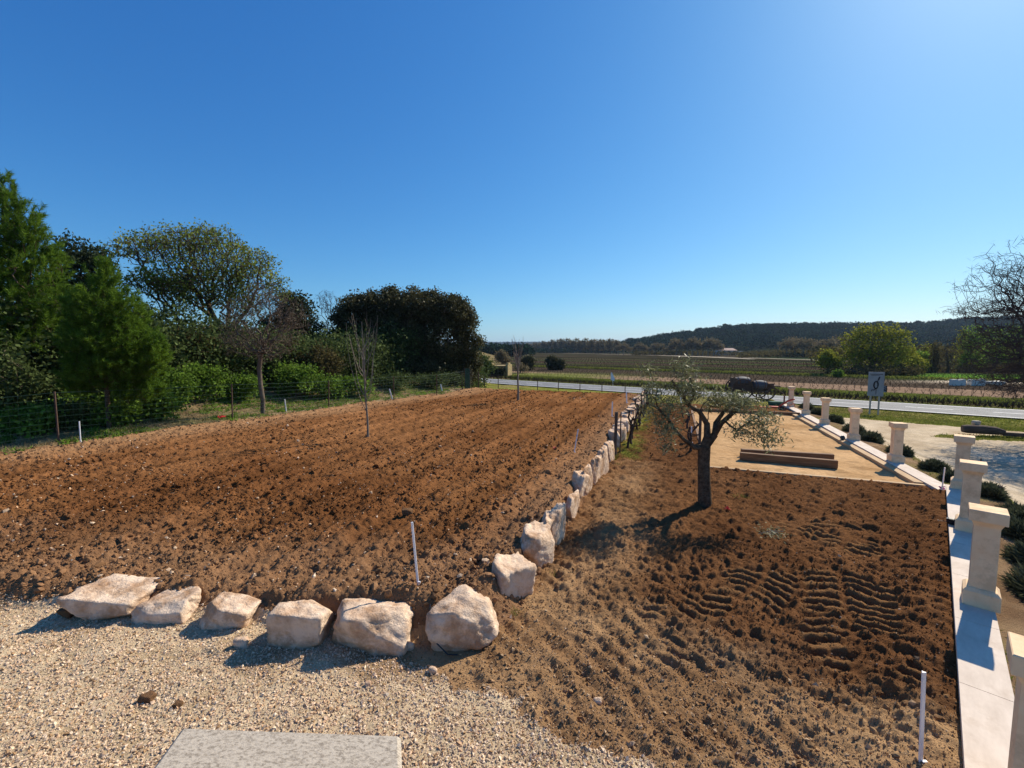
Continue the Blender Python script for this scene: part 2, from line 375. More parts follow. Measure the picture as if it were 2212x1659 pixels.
def colour(x, y, r):
    T = np.ones(x.shape + (3,)); n1 = fbm(x * .9, y * .9, 4, 101)[..., None]; n2 = fbm(x * 4, y * 4, 3, 102)[..., None]; n3 = fbm(x * .25, y * .25, 3, 103)[..., None]
    a, b = ab(x, y); q, s = qs(x, y)
    def mx(A, B, k): return pal(A) * (1 - k) + pal(B) * k
    def put(i, v): m = r == i; T[m] = v[m]
    k = np.clip(.5 + .6 * n1 + .5 * n3, 0, 1)
    soil = mx((.138, .058, .022), (.235, .108, .043), k)
    soil = soil * (1 + .13 * np.sin(b * 2 * math.pi / .9 + 1.5 * fbm(x * .5, y * .5, 2, 30)) + .09 * np.sin(b * 2 * math.pi / 2.3 + 2 * fbm(x * .3, y * .3, 2, 32)))[..., None]
    edge = (1 - sst(.0, 1.3, B0 - b))[..., None] * (r == 0)[..., None]
    dusty = mx((.27, .165, .095), (.33, .20, .11), np.clip(.5 + n2, 0, 1))
    front = (1 - sst(.2, 2.2, y - np.interp(x, FRX, FRY) + .5 * fbm(x, y, 2, 5)))[..., None]
    so_ = soil * (1 - .6 * np.maximum(edge, front * .8)) + dusty * .6 * np.maximum(edge, front * .8)
    lf = (1 - sst(.6, 3.5, x - np.interp(y, FY, FX)))[..., None]
    so_ = so_ * (1 - .55 * lf) + mx((.32, .19, .10), (.38, .24, .13), np.clip(.5 + n2, 0, 1)) * .55 * lf
    put(0, so_)
    mud = np.clip(2.2 * fbm(x * 1.6, y * 1.6, 4, 140) + (y - 3.75) * .9 + .15 - .9 * sst(1.5, 4.5, -x), 0, 1)[..., None] * .85
    gv = mx((.40, .30, .19), (.56, .45, .32), np.clip(.6 + .8 * n2, 0, 1)); put(1, gv * (1 - mud) + pal((.22, .14, .075)) * mud)
    dust = (1 - sst(4.5, 6.0, y + .9 * (x - .3) + .9 * fbm(x * .7, y * .7, 3, 110)))[..., None]
    dpath = np.exp(-((b - B0 - .75) / .55) ** 2)[..., None] * .5 * (a < 11)[..., None]
    grey = np.exp(-(((x - 2.0) / .5) ** 2 + ((y - 3.95 + .1 * x) / .3) ** 2))[..., None] * np.clip(.8 + n2, 0, 1)
    g = mx((.090, .040, .018), (.175, .085, .038), k)
    du = mx((.27, .155, .075), (.43, .27, .14), np.clip(.5 + n1 + .4 * n2, 0, 1))
    kk = np.clip(np.maximum(dust, dpath) * (1 + .4 * n2), 0, 1); g = g * (1 - kk) + du * kk
    g = g * (1 - .25 * grey) + pal((.42, .30, .18)) * .25 * grey
    tkc, mkc = tracks(x, y); smear = (mkc * sst(.0, .03, tkc))[..., None] * .5; g = g * (1 - smear) + pal((.30, .165, .07)) * smear
    gs = (np.exp(-((b - B0 - .45) / .3) ** 2) * (a > 11))[..., None] * np.clip(.4 + 1.5 * n2, 0, 1)
    g = g * (1 - gs) + mx((.12, .14, .02), (.2, .19, .04), np.clip(.5 + n1, 0, 1)) * gs
    put(2, g)
    ft = np.clip(2.5 * fbm(x * 3.2, y * 3.2, 3, 150) - .2, 0, 1)[..., None] * .25; put(3, (1 - ft) * mx((.44, .265, .125), (.60, .385, .20), np.clip(.5 + .8 * n1 + .3 * n2, 0, 1)))
    arc = .5 + .5 * np.sin(np.hypot(x - 21, (y - 15) * 1.3) * 2.6 + 1.2 * n3[..., 0] + .6 * n1[..., 0])[..., None]
    put(4, mx((.40, .32, .23), (.58, .49, .38), np.clip(.25 + .5 * arc + .5 * n2 + .3 * n1, 0, 1)))
    dk = np.clip((fbm(s * .12, q * .9, 3, 120) - .1) * 3, 0, 1)[..., None]
    gr = mx((.13, .15, .025), (.22, .21, .05), np.clip(.5 + n1 + n2 * .5, 0, 1))
    dry = mx((.19, .13, .06), (.28, .2, .1), np.clip(.5 + n2, 0, 1)); dd = np.clip(.3 + n3 * 1.5 + n2 * .6, 0, 1)
    gr = gr * (1 - dd * .6) + dry * dd * .6; put(5, gr * (1 - .5 * dk) + pal((.06, .045, .02)) * .5 * dk)
    lit = mx((.17, .115, .06), (.33, .235, .13), np.clip(.5 + n2 + .3 * n1, 0, 1)); gm = np.clip(n1 * 1.6 + .1, 0, 1) * .8
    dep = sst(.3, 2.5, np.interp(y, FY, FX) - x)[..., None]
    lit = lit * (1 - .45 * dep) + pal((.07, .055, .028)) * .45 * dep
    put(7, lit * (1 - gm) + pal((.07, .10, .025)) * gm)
    st = mx((.17, .105, .06), (.28, .19, .11), np.clip(.5 + n2, 0, 1)); gm = np.clip(n1 * 2 + .1, 0, 1) * .8
    put(8, st * (1 - gm) + pal((.13, .15, .03)) * gm)
    # vineyards and fields beyond the road
    v = pal((.034, .032, .018)) * (1 + .5 * n3) * np.ones_like(T)
    band = fbm(s * .012, q * .05, 3, 130)[..., None]
    v = v * (1 - np.clip(band, 0, 1)) + pal((.085, .055, .042)) * np.clip(band, 0, 1)
    def strip(q0, q1, c, k=1., soft=.5):
        qq = q + .35 * n1[..., 0]
        m = (sst(q0 - soft, q0 + soft, qq) * (1 - sst(q1 - soft, q1 + soft, qq)) * k)[..., None]
        return m, pal(c)
    lines = [(41.6, 46.5, (.10, .085, .035), .8), (46.5, 52.3, (.10, .135, .03), .85), (53, 61.5, (.27, .18, .12), .85), (61.5, 76, (.075, .055, .04), .8), (76, 79.5, (.035, .035, .02), .8),
             (79, 81.5, (.09, .12, .03), .6), (96, 100, (.085, .11, .035), .6), (124, 130, (.085, .12, .035), .6), (102, 118, (.12, .08, .06), .4), (150, 158, (.09, .12, .04), .5)]
    for q0, q1, c, kk in lines:
        m, c = strip(q0, q1, c, kk); v = v * (1 - m) + c * (.8 + .4 * np.clip(.5 + n2, 0, 1)) * m
    md = np.exp(-(((x - 70) / 12) ** 2 + ((y - 62) / 7) ** 2))[..., None]; md = np.clip(md * 1.6, 0, 1); v = v * (1 - md) + pal((.09, .19, .025)) * md
    sp = np.clip(2 * np.exp(-(((x - 60) / 8) ** 2 + ((y - 53.0) / 2.2) ** 2)), 0, 1)[..., None]; v = v * (1 - sp) + pal((.5, .41, .3)) * sp
    hut = np.clip(2 * np.exp(-(((x + 1) / 14) ** 2 + ((y - 66) / 6) ** 2)), 0, 1)[..., None] * .8; v = v * (1 - hut) + pal((.12, .15, .03)) * hut
    # pale farm track
    TX = np.array([PZ(1218, 763.2, -1.2), PZ(1400, 767.5, -1.2), PZ(1600, 772.8, -1.2), PZ(1767, 778.3, -1.2), PZ(1900, 783, -1.2)])
    dt = np.interp(x / np.maximum(y, 1), TX[:, 0] / TX[:, 1], TX[:, 1]); wd = dt * .006 + .5
    m = (((np.abs(y - dt) < wd) & (x / np.maximum(y, 1) > .1)))[..., None] * .95; v = v
    P0 = PZ(1626, 776, -1.2); m = np.zeros(x.shape)
    for k_ in range(8):
        f = k_ / 7; px = P0[0] + (13 - 27 * f) * f * 1.0 - 9 * f; py = P0[1] - 3 + 95 * f
        m = np.maximum(m, (np.hypot((x - px) / 3.6, (y - py) / 11) < 1))
    pass
    sc = (sst(.5, .6, x / np.maximum(y, 1)) * sst(0, 6, y - dt - 2))[..., None] * .8; v = v * (1 - sc) + pal((.05, .07, .032)) * sc * (1 + .6 * n1) + 0 * v
    put(6, np.maximum(v, .01))
    return T

def fan(Y0, Y1, step, y0, tmax, nt, fine, dz=0.):
    nr = int(math.log(Y1 / Y0) / step) + 1
    Y = Y0 * np.exp(np.linspace(0, math.log(Y1 / Y0), nr)); t = np.linspace(-tmax, tmax, nt)
    X = Y[:, None] * t[None]; YY = np.repeat((Y + y0)[:, None], nt, 1)
    Z = height(X, YY, fine) + dz
    return X, YY, Z
NAMES = {0: ('ploughed_field', 'soil'), 1: ('gravel_yard', 'gravel'), 2: ('garden_soil', 'soil'), 3: ('sand_court', 'sand'), 4: ('gravel_drive', 'gravel'), 5: ('grass_verge', 'grass'), 7: ('wooded_bank', 'soil'), 8: ('planting_strip', 'soil'), 6: ('vineyard_ground', 'farg')}
def emit(X, Y, Z, suf='', only=None):
    nr, nc = X.shape
    idx = np.arange(nr * nc).reshape(nr, nc)
    Q = np.stack([idx[:-1, :-1], idx[:-1, 1:], idx[1:, 1:], idx[1:, :-1]], -1).reshape(-1, 4)
    xc = (X[:-1, :-1] + X[1:, 1:]).ravel() / 2; yc = (Y[:-1, :-1] + Y[1:, 1:]).ravel() / 2
    rq = region(xc, yc); V = np.stack([X, Y, Z], -1).reshape(-1, 3)
    for i, (nm, mt) in NAMES.items():
        f = Q[rq == i]
        if not len(f): continue
        used = np.zeros(len(V), bool); used[f.ravel()] = True
        mp = np.cumsum(used) - 1; v = V[used]
        c = colour(v[:, 0], v[:, 1], np.full(len(v), i))
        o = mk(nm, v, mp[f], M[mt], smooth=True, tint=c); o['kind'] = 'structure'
DET = .80
X, Y, Z = fan(.9, 47, .0036 * DET, -1.0, 1.75, int(920 / DET), True)
emit(X, Y, Z)
X, Y, Z = fan(46.4, 9000, .011, -1.0, 1.75, 420, True, -.02)
emit(X, Y, Z)
# a wide plain sheet under everything, to the horizon on every side
g = mk('ground', [(-9000, -9000, -1.9), (9000, -9000, -1.9), (9000, 9000, -1.9), (-9000, 9000, -1.9)], np.array([[0, 1, 2, 3]]), M['farg'], tint=(.07, .06, .04)); g['kind'] = 'structure'

# road
def strip_mesh(q0, q1, s0, s1, z, step=1.5, zfun=None):
    n = max(1, int((s1 - s0) / step)); V = []
    for i in range(n + 1):
        s = s0 + (s1 - s0) * i / n
        for q in (q0, q1):
            p = RN * q + RT * s; V.append((p[0], p[1], z))
    return V, [(2 * i, 2 * i + 1, 2 * i + 3, 2 * i + 2) for i in range(n)]
V, Q = strip_mesh(35.6, 40.75, -90, 420, -.97)
rd = mk('road', V, np.array(Q)[:, ::-1], M['asphalt']); rd['kind'] = 'structure'
# side skirt so that the road is a slab
b_ = MB()
for s in np.arange(-90, 420, 3.9 * 1):
    V, Q = strip_mesh(38.1, 38.22, s, s + 2.2, -.966, 9); b_.add(V, np.array(Q)[:, ::-1])
for q0 in (35.8, 40.4):
    V, Q = strip_mesh(q0, q0 + .14, -90, 420, -.965, 9); b_.add(V, np.array(Q)[:, ::-1])
o = b_.build('road_marking', M['paint']); o['kind'] = 'structure'

def ribbon(name, pts, wd, z, mt, lift=.06):
    pts = [np.array(p[:2], float) for p in pts]; V = []
    for i, p in enumerate(pts):
        t = pts[min(i + 1, len(pts) - 1)] - pts[max(0, i - 1)]; t /= np.linalg.norm(t); n = np.array((t[1], -t[0]))
        for s_ in (-.5, .5):
            q = p + n * wd * s_; zz = float(height(np.array([q[0]]), np.array([q[1]]), False)[0]); V.append((q[0], q[1], max(zz, z) + lift))
    Q = [(2 * i, 2 * i + 1, 2 * i + 3, 2 * i + 2) for i in range(len(pts) - 1)]
    o = mk(name, V, np.array(Q)[:, ::-1] if V[1][0] > V[0][0] else np.array(Q), M[mt], tint=(.58, .5, .38)); o['kind'] = 'structure'; return o
KP = [(1218, 763.2), (1300, 764.8), (1400, 767.5), (1500, 769.8), (1600, 772.8), (1700, 776), (1767, 778.3), (1900, 783)]
TR = []
for (u0, v0), (u1, v1) in zip(KP[:-1], KP[1:]):
    a_, b_2 = np.array(PZ(u0, v0, -1.2)), np.array(PZ(u1, v1, -1.2))
    for k_ in range(6): TR.append(a_ + (b_2 - a_) * k_ / 6)
ribbon('farm_track', TR, 3.0, -1.2, 'sand')
P0 = PZ(1626, 776, -1.2)
ribbon('farm_path', [(P0[0] + 9 * f * (1 - f) - 6 * f, P0[1] + 95 * f) for f in np.linspace(0, 1, 14)], 3.6, -1.2, 'sand', .09)

# ------------------------------------------------------------------ clods, pebbles
def ico(sub=0):
    import bmesh
    bm = bmesh.new(); bmesh.ops.create_icosphere(bm, subdivisions=sub + 1, radius=1)
    V = np.array([v.co[:] for v in bm.verts]); T = np.array([[v.index for v in f.verts] for f in bm.faces]); bm.free(); return V, T
ICO0, ICO1, ICO2 = ico(0), ico(1), ico(2)
def rnd_rot(n):
    q = rng.normal(size=(n, 4)); q /= np.linalg.norm(q, axis=1)[:, None]; w_, x, y, z = q.T
    return np.stack([1 - 2 * (y * y + z * z), 2 * (x * y - z * w_), 2 * (x * z + y * w_), 2 * (x * y + z * w_), 1 - 2 * (x * x + z * z), 2 * (y * z - x * w_), 2 * (x * z - y * w_), 2 * (y * z + x * w_), 1 - 2 * (x * x + y * y)], -1).reshape(n, 3, 3)
def scatter(name, P, size, base, mt, col, flat=.7, jit=.28, kind='stuff', label=None, cat=None, parent=None, smooth=False):
    BV, BT = base; n = len(P)
    V = np.repeat(BV[None], n, 0) * (1 + rng.uniform(-jit, jit, (n, len(BV), 1)))
    V = V * np.stack([rng.uniform(.75, 1.35, n), rng.uniform(.75, 1.2, n), rng.uniform(flat * .7, flat * 1.3, n)], -1)[:, None]
    V = np.einsum('nij,nvj->nvi', rnd_rot(n), V) * np.asarray(size)[:, None, None] + P[:, None]
    T = BT[None] + (np.arange(n) * len(BV))[:, None, None]
    C = np.repeat(col[:, None], len(BV), 1).reshape(-1, 3) if col is not None else None
    o = mk(name, V.reshape(-1, 3), T.reshape(-1, 3), M[mt], parent, smooth, C)
    return tag(o, label, cat, None, kind)
def fanpts(n, Y0, Y1, tm=1.35):
    Yv = Y0 * np.exp(rng.uniform(0, math.log(Y1 / Y0), n)); return Yv * rng.uniform(-tm, tm, n), Yv - 1.0
def clods(n, reg, nm, Y0, Y1, base, smin, smax, lab, dens=None):
    x, y = fanpts(n, Y0, Y1); r = region(x, y); m = r == reg
    if dens is not None: m &= rng.uniform(0, 1, n) < dens(x, y)
    if reg == 2: m &= ~((y > 6) & (rng.uniform(0, 1, n) < .82))
    x, y = x[m], y[m]; d = np.hypot(x, y)
    s = smin * np.exp(rng.exponential(.38, len(x))); s = np.clip(np.maximum(s, .0016 * d), 0, smax)
    z = height(x, y) + s * .02
    c = colour(x, y, np.full(len(x), reg)) * rng.uniform(.7, 1.2, (len(x), 1))
    lit = rng.uniform(size=len(x)) < .02; c[lit] = np.array((.5, .36, .24)) * rng.uniform(.7, 1.2, (lit.sum(), 1))
    return scatter(nm, np.stack([x, y, z], -1), s, base, 'clod', c, .62, .3, 'stuff', lab)
clods(75000, 0, 'soil_clods', 4.2, 9, ICO0, .009, .055, 'reddish brown clods strewn over the ploughed field', lambda x, y: np.clip(.6 + fbm(x, y, 2, 200), 0.1, 1))
clods(50000, 0, 'soil_clods', 9, 28, ICO0, .012, .055, 'reddish brown clods in the far part of the ploughed field', lambda x, y: np.clip(.65 + fbm(x * .6, y * .6, 2, 201), 0.1, 1))
clods(80000, 2, 'garden_clods', 2.8, 16, ICO0, .0045, .026, 'dark crumbs of earth on the garden soil', lambda x, y: np.clip(.55 + .9 * fbm(x, y, 2, 202), 0.08, 1))
clods(1500, 7, 'bank_stones', 8, 30, ICO0, .02, .08, 'small stones and crumbs along the fence bank')
OCT = (np.array([(1, 0, 0), (-1, 0, 0), (0, 1, 0), (0, -1, 0), (0, 0, 1), (0, 0, -1)], float), np.array([(0, 2, 4), (2, 1, 4), (1, 3, 4), (3, 0, 4), (2, 0, 5), (1, 2, 5), (3, 1, 5), (0, 3, 5)]))
def pebbles(n, test, nm, Y0, Y1, lab, smin=.006, smax=.022, zo=.2, dk=1.):
    x, y = fanpts(n, Y0, Y1, 1.5); m = test(x, y); x, y = x[m], y[m]
    s = np.clip(smin * np.exp(rng.exponential(.35, len(x))), smin, smax)
    z = height(x, y) + s * zo
    pl = np.array([(.64, .51, .37), (.56, .43, .30), (.70, .59, .46), (.45, .36, .28), (.54, .37, .24), (.62, .47, .35), (.36, .24, .14), (.72, .60, .46)])
    c = pl[rng.integers(0, len(pl), len(x))] * rng.uniform(.8, 1.15, (len(x), 1)) * np.array((1.04, .97, .89)) * np.array((dk, dk ** 1.25, dk ** 1.6))
    return scatter(nm, np.stack([x, y, z], -1), s, OCT, 'pebble', c, .6, .3, 'stuff', lab)
pebbles(230000, lambda x, y: (soilmix(x, y, True) > .4) & (y < np.interp(x, FRX, FRY) + .05), 'gravel_pebbles', 2.6, 6.2, 'pale loose gravel stones of the yard', .0055, .017)
pebbles(95000, lambda x, y: (region(x, y) == 2) & (rng.uniform(size=x.shape) < np.clip(1.5 - .62 * ((y - 3.88) + (x + .895) * .767), .05, 1)), 'stray_pebbles', 2.6, 7, 'stray gravel stones trodden into the garden soil', .005, .02, .3, .62)
pebbles(3000, lambda x, y: region(x, y) == 0, 'field_pebbles', 4.8, 12, 'small pale stones lying among the clods', .008, .03, .5)

# ------------------------------------------------------------------ boulders
def rock_mesh(dims, seed, sub=None, rough=.05):
    r = np.random.default_rng(seed)
    import bmesh
    bm = bmesh.new(); bmesh.ops.create_icosphere(bm, subdivisions=sub or 5, radius=1)
    V = np.array([v.co[:] for v in bm.verts]); T = np.array([[v.index for v in f.verts] for f in bm.faces]); bm.free()
    N = r.normal(size=(11, 3)); N /= np.linalg.norm(N, axis=1)[:, None]; D = r.uniform(.66, 1.12, 11)
    N = np.vstack([N, [[1, 0, 0], [-1, 0, 0], [0, 1, 0], [0, -1, 0], [0, 0, 1], [0, 0, -1]]]); D = np.concatenate([D, r.uniform(.7, .86, 6)])
    k = V @ N.T; k = np.where(k > .05, D[None] / np.maximum(k, .05), 9.)
    rad = -np.log(np.exp(-k * 55).sum(1)) / 55
    P = V * rad[:, None] * np.array(dims) / 2
    nn = fbm(P[:, 0] * 4 + seed, P[:, 1] * 4 + P[:, 2] * 3.1, 4, seed) + .5 * fbm(P[:, 2] * 9 + 3, P[:, 0] * 7 + P[:, 1] * 8, 3, seed + 3)
    # bedding ledges
    led = np.abs(((P @ np.array((.2, .3, 1.)) * 9 + 1.5 * nn) % 1) - .5) * 2
    P = P * (1 + rough * 2.2 * nn[:, None] + .04 * (led[:, None] - .5))
    P = (P - (P.max(0) + P.min(0)) / 2) / (P.max(0) - P.min(0)) * np.array(dims)
    return P, T
def boulder(u0, v0, u1, v1, zb, seed, label, ry=0., dep=None, rz=None, sub=5):
    uc = (u0 + u1) / 2; bx, by, _ = PZ(uc, v1, zb)
    d = by; wdt = (u1 - u0) * d / F; hgt = (v1 - v0) * d / F * 1.0
    dep = dep or min(.55, max(.28, wdt * .7)); d2 = d + dep * .45
    hgt = max(.15, (PD(uc, v0, d2)[2] - zb)); cx = PD(uc, v1, d2)[0]
    P, T = rock_mesh((wdt, dep, hgt + .10), seed, sub)
    rot = np.array(Matrix.Rotation(ry, 3, 'Y') @ Matrix.Rotation(rz if rz is not None else 0, 3, 'Z'))
    P = P @ rot.T; P = P / (P.max(0) - P.min(0)) * np.array((wdt * (1.0 if zb < 0.5 and rz == 0 else 1.2), dep, (hgt + .14) * (.86 if rz == 0 else 1.)))
    o = mk('limestone_boulder', P, T, M['rock'], smooth=True)
    o.location = (cx, d2, zb - .05 + hgt / 2)
    return tag(o, label, 'boulder', 'limestone boulders edging the ploughed field')
BL = [
 (166, 1262, 334, 1338, 0.02, 'flat pale slab-like boulder, leftmost in the front row by the gravel', .12),
 (300, 1285, 432, 1344, 0.02, 'low boulder second from the left in the front row, touching the flat slab', -.08),
 (442, 1290, 562, 1360, 0.0, 'wedge shaped boulder standing apart, third from the left in the front row', .25),
 (586, 1298, 724, 1402, 0.0, 'greyish boulder left of the longest front boulder, brown earth on its face', .1),
 (714, 1300, 906, 1412, 0.0, 'long broad boulder in the middle of the front row, beside the black cable gap', .03),
 (912, 1277, 1082, 1404, 0.0, 'big tilted boulder at the corner with a thin cable at its left foot', -.32),
 (1048, 1210, 1146, 1320, 0.0, 'tall white boulder just behind the big corner boulder, grass tuft at its foot', .15),
 (1110, 1140, 1196, 1250, 0.0, 'orange stained boulder third from the corner up the side row', .1),
 (1156, 1104, 1206, 1200, 0.0, 'narrow leaning slab with a red brown face in the side row', .35),
 (1184, 1098, 1224, 1192, 0.0, 'narrow upright slab leaning against the red brown one', -.1),
 (1214, 1068, 1254, 1132, 0.0, 'ribbed white boulder standing alone in the side row before the gap', 0.),
 (1232, 1022, 1274, 1088, 0.0, 'boulder with an orange top beyond the ribbed white one', .2),
 (1254, 1006, 1282, 1078, 0.0, 'thin upright boulder right of the orange topped one', .1),
 (1270, 986, 1302, 1050, 0.0, 'boulder before the green weed clump, smooth cream face', .1),
 (1284, 968, 1316, 1034, 0.0, 'boulder directly behind the green weed clump', .05),
 (1300, 955, 1328, 1006, 0.0, 'boulder at the foot of the thick wooden vine post', .05)]
for i, (u0, v0, u1, v1, zb, lb, ry) in enumerate(BL):
    boulder(u0, v0, u1, v1, zb, 40 + i * 3, lb, ry, rz=(.0 if i < 6 else -.9), dep=None if i < 6 else (.6 if i < 7 else .74))
ORD = ['first', 'second', 'third', 'fourth', 'fifth', 'sixth', 'seventh', 'eighth', 'ninth', 'tenth', 'eleventh', 'twelfth', 'thirteenth', 'fourteenth', 'fifteenth', 'sixteenth', 'seventeenth']
av = np.arange(12.6, 24.4, .78)
for i, a in enumerate(av):
    x, y = xy(a, B0 + .02 + .06 * math.sin(i * 2.1)); P, T = rock_mesh((random.uniform(.34, .44), random.uniform(.6, .8), random.uniform(.55, .74)), 300 + i, 4)
    P = P @ np.array(Matrix.Rotation(-TH, 3, 'Z')).T
    o = mk('limestone_boulder', P, T, M['rock'], smooth=True); o.location = (x, y, .16 + random.uniform(-.03, .05))
    tag(o, 'small pale boulder behind the vines, %s beyond the thick wooden post' % ORD[i], 'boulder', 'limestone boulders edging the ploughed field')
# foreground pedestal slab
c = [PZ(392, 1571, 1.45), PZ(866, 1588, 1.45), PZ(872, 1760, 1.45), PZ(238, 1780, 1.45)]
def prism(mb, top, z0, bev=.012):
    n = len(top); top = np.array(top, float); cen = top.mean(0)
    ins = cen + (top - cen) * (1 - bev * 2 / .7); ins[:, 2] = top[:, 2]; mid = top.copy(); mid[:, 2] -= bev; bot = top.copy(); bot[:, 2] = z0
    V = np.vstack([ins, mid, bot]); Q = []
    for i in range(n):
        j = (i + 1) % n
        Q += [(i, n + i, n + j, j), (n + i, 2 * n + i, 2 * n + j, n + j)]
    if n == 4: Q.append((3, 2, 1, 0)[::-1])
    mb.add(V, Q)
ped = empty('stone_pedestal', (-.5, 1.2, 0), 0, 'speckled grey stone block top in the gravel at the bottom edge', 'stone block')
m = MB(); cc = [(p[0] + .5, p[1] - 1.2, 1.45) for p in c]; prism(m, cc, 1.33); m.build('cap_slab', M['slab'], ped)
m = MB(); k = np.array(cc); kc = k.mean(0); k = kc + (k - kc) * .86; k[:, 2] = 1.33; prism(m, k, -.1); m.build('shaft', M['slab'], ped)

# ------------------------------------------------------------------ low wall and pillars
WZN, WZF = .26, .10
def wall_seg(p0, p1, wd, z1, z0, name, label, slab=1.2):
    p0 = np.array(p0, float); p1 = np.array(p1, float); L_ = np.linalg.norm(p1 - p0); t = (p1 - p0) / L_; ang = math.atan2(t[1], t[0])
    r = empty(name, (*p0, 0), ang, label, 'wall')
    m = MB(); m.box((L_ / 2, 0, (z1 - .06 + z0) / 2), (L_, wd - .05, z1 - .06 - z0)); m.build('masonry', M['lime'], r)
    n = max(1, round(L_ / slab)); s = L_ / n
    for i in range(n):
        m = MB(); m.box(((i + .5) * s, 0, z1 - .03), (s - .006, wd, .06)); o = m.build('coping_stone', M['limecap'], r)
    return r
n45 = np.array((1.0, -1.0)) / math.sqrt(2)
wc = lambda k: (k + .47, k)
wall_seg((1.15, .6), (8.27, 7.93), .285, WZN, -.4, 'low_wall', 'cream low wall running past the nearest pillars, higher and nearer part')
wall_seg((8.33, 8.1), (13.42, 21.3), .31, WZF, -.7, 'low_wall', 'cream low wall beside the sand court, farther part, with five pillars')
def pillar(x, y, z, rz, label, H=1.0):
    r = empty('stone_pillar', (x, y, z), rz, label, 'pillar', 'cream stone pillars along the low wall')
    def sq(parts, nm, mt='lime'):
        m = MB()
        for (w0, z0_, w1, z1_) in parts:
            V = [(i * w0 / 2, j * w0 / 2, z0_) for i, j in ((-1, -1), (1, -1), (1, 1), (-1, 1))] + [(i * w1 / 2, j * w1 / 2, z1_) for i, j in ((-1, -1), (1, -1), (1, 1), (-1, 1))]
            Q = [(0, 1, 5, 4), (1, 2, 6, 5), (2, 3, 7, 6), (3, 0, 4, 7)]
            m.add(V, Q)
        w1, z1_ = parts[-1][2], parts[-1][3]; m.add([(i * w1 / 2, j * w1 / 2, z1_) for i, j in ((-1, -1), (1, -1), (1, 1), (-1, 1))], [(0, 1, 2, 3)])
        w0, z0_ = parts[0][0], parts[0][1]; m.add([(i * w0 / 2, j * w0 / 2, z0_) for i, j in ((-1, -1), (1, -1), (1, 1), (-1, 1))], [(3, 2, 1, 0)])
        return m.build(nm, M[mt], r)
    sq([(.255, 0, .26, .012), (.26, .012, .26, .145), (.26, .145, .21, .175), (.21, .175, .18, .18)], 'base')
    sq([(.18, .18, .18, H - .17)], 'shaft')
    sq([(.18, H - .17, .187, H - .155), (.187, H - .155, .222, H - .115), (.222, H - .115, .262, H - .112), (.262, H - .112, .266, H - .106), (.266, H - .106, .266, H - .006), (.266, H - .006, .256, H)], 'cap')
    return r
PL = [((2.77, 2.13), 'nearest cream pillar, cut off by the bottom right corner'),
      ((4.69, 4.18), 'large cream pillar standing whole on the wall, second nearest to the viewer'),
      ((6.42, 5.96), 'cream pillar with the black floodlight at its foot'),
      ((8.2, 7.8), 'cream pillar on the wall corner, partly hidden by the floodlight one')]
for p, lb in PL: pillar(p[0], p[1], WZN, R(45), lb, .97)
fl = [(241, 1157, 'cream pillar nearest along the sand court, its shadow crossing the sand'), (137, 1101, 'cream pillar second along the sand court, near the small black lamp'),
      (66, 1062, 'cream pillar third along the sand court, in front of the road sign'), (15, 1036.5, 'cream pillar fourth along the sand court, by its far corner'), (-24, 1016, 'farthest cream pillar, beside the orange red tool and the wagon')]
for k, (du, v, lb) in enumerate(fl):
    x, y = [(9.22, 10.3), (10.2, 12.85), (11.3, 15.6), (12.2, 17.95), (13.1, 20.35)][k]
    pillar(x, y, WZF, -TH, lb, .94)

# ------------------------------------------------------------------ small site things
def up(p, q): return np.array(p, float), np.array(q, float)
def stake(ub, vb, ut, vt, label, z=None, lean=(0, 0)):
    zb = .0 if z is None else z
    for _ in range(4):
        p = PZ(ub, vb, zb); zb = zat(p[0], p[1])
        if z is not None: zb = z; break
    p = PZ(ub, vb, zb); t = PD(ut, vt, p[1])
    o = MB(); a = np.array(p) - (0, 0, .03); b = np.array(t); w_ = max(.017, .0019 * p[1])
    ax = (b - a) / np.linalg.norm(b - a); X_ = np.array((1., 0, 0)); Y_ = np.cross(ax, X_); Y_ /= np.linalg.norm(Y_); X_ = np.cross(Y_, ax)
    L_ = np.linalg.norm(b - a); Mx = np.stack([X_, Y_, ax], 1)
    o.box((0, 0, L_ / 2), (w_ * 1.3, w_ * .5, L_)); o.box((0, w_ * .55, L_ / 2), (w_ * .35, w_ * .55, L_ * .998))   # T profile
    o.box((w_ * .9, -.01, .035), (w_ * 1.6, w_ * .9, .018))
    V = np.vstack(o.V) @ Mx.T; o.V = [V]
    ob = o.build('marker_stake', M['stake']); ob.location = a
    return tag(ob, label, 'stake', 'white plastic marker stakes')
stake(903, 1258, 890, 1128, 'tall white angle stake in the field behind the longest front boulder')
stake(174, 953, 171, 910, 'short white stake at the left fence by the rusty post')
stake(619, 893, 615, 862, 'thin white stake at the fence left of the bare small tree shadow')
stake(848, 862, 841, 840, 'thin white stake by the fence behind the bare sapling')
stake(956, 848, 952, 830, 'thin white stake by the fence near the green netting')
stake(1240, 977, 1249, 927, 'white stake leaning right beside the thick wooden post in the field')
stake(1322, 900, 1323, 868, 'white stake at the field edge beyond the thick wooden post')
stake(1354, 870, 1353, 846, 'farthest white stake in the field before the road fence')
stake(1989, 1645, 1996, 1452, 'white stake in the dark soil at the bottom right, beside the wall')
stake(2034, 1062, 2041, 1010, 'white stake by the wall corner with a purple ribbon at its foot', .1)
stake(1493, 956, 1494, 921, 'white stake beside the vine stumps behind the olive trunk')
stake(1471, 870, 1471, 854, 'small white stake behind the olive crown near the road fence')
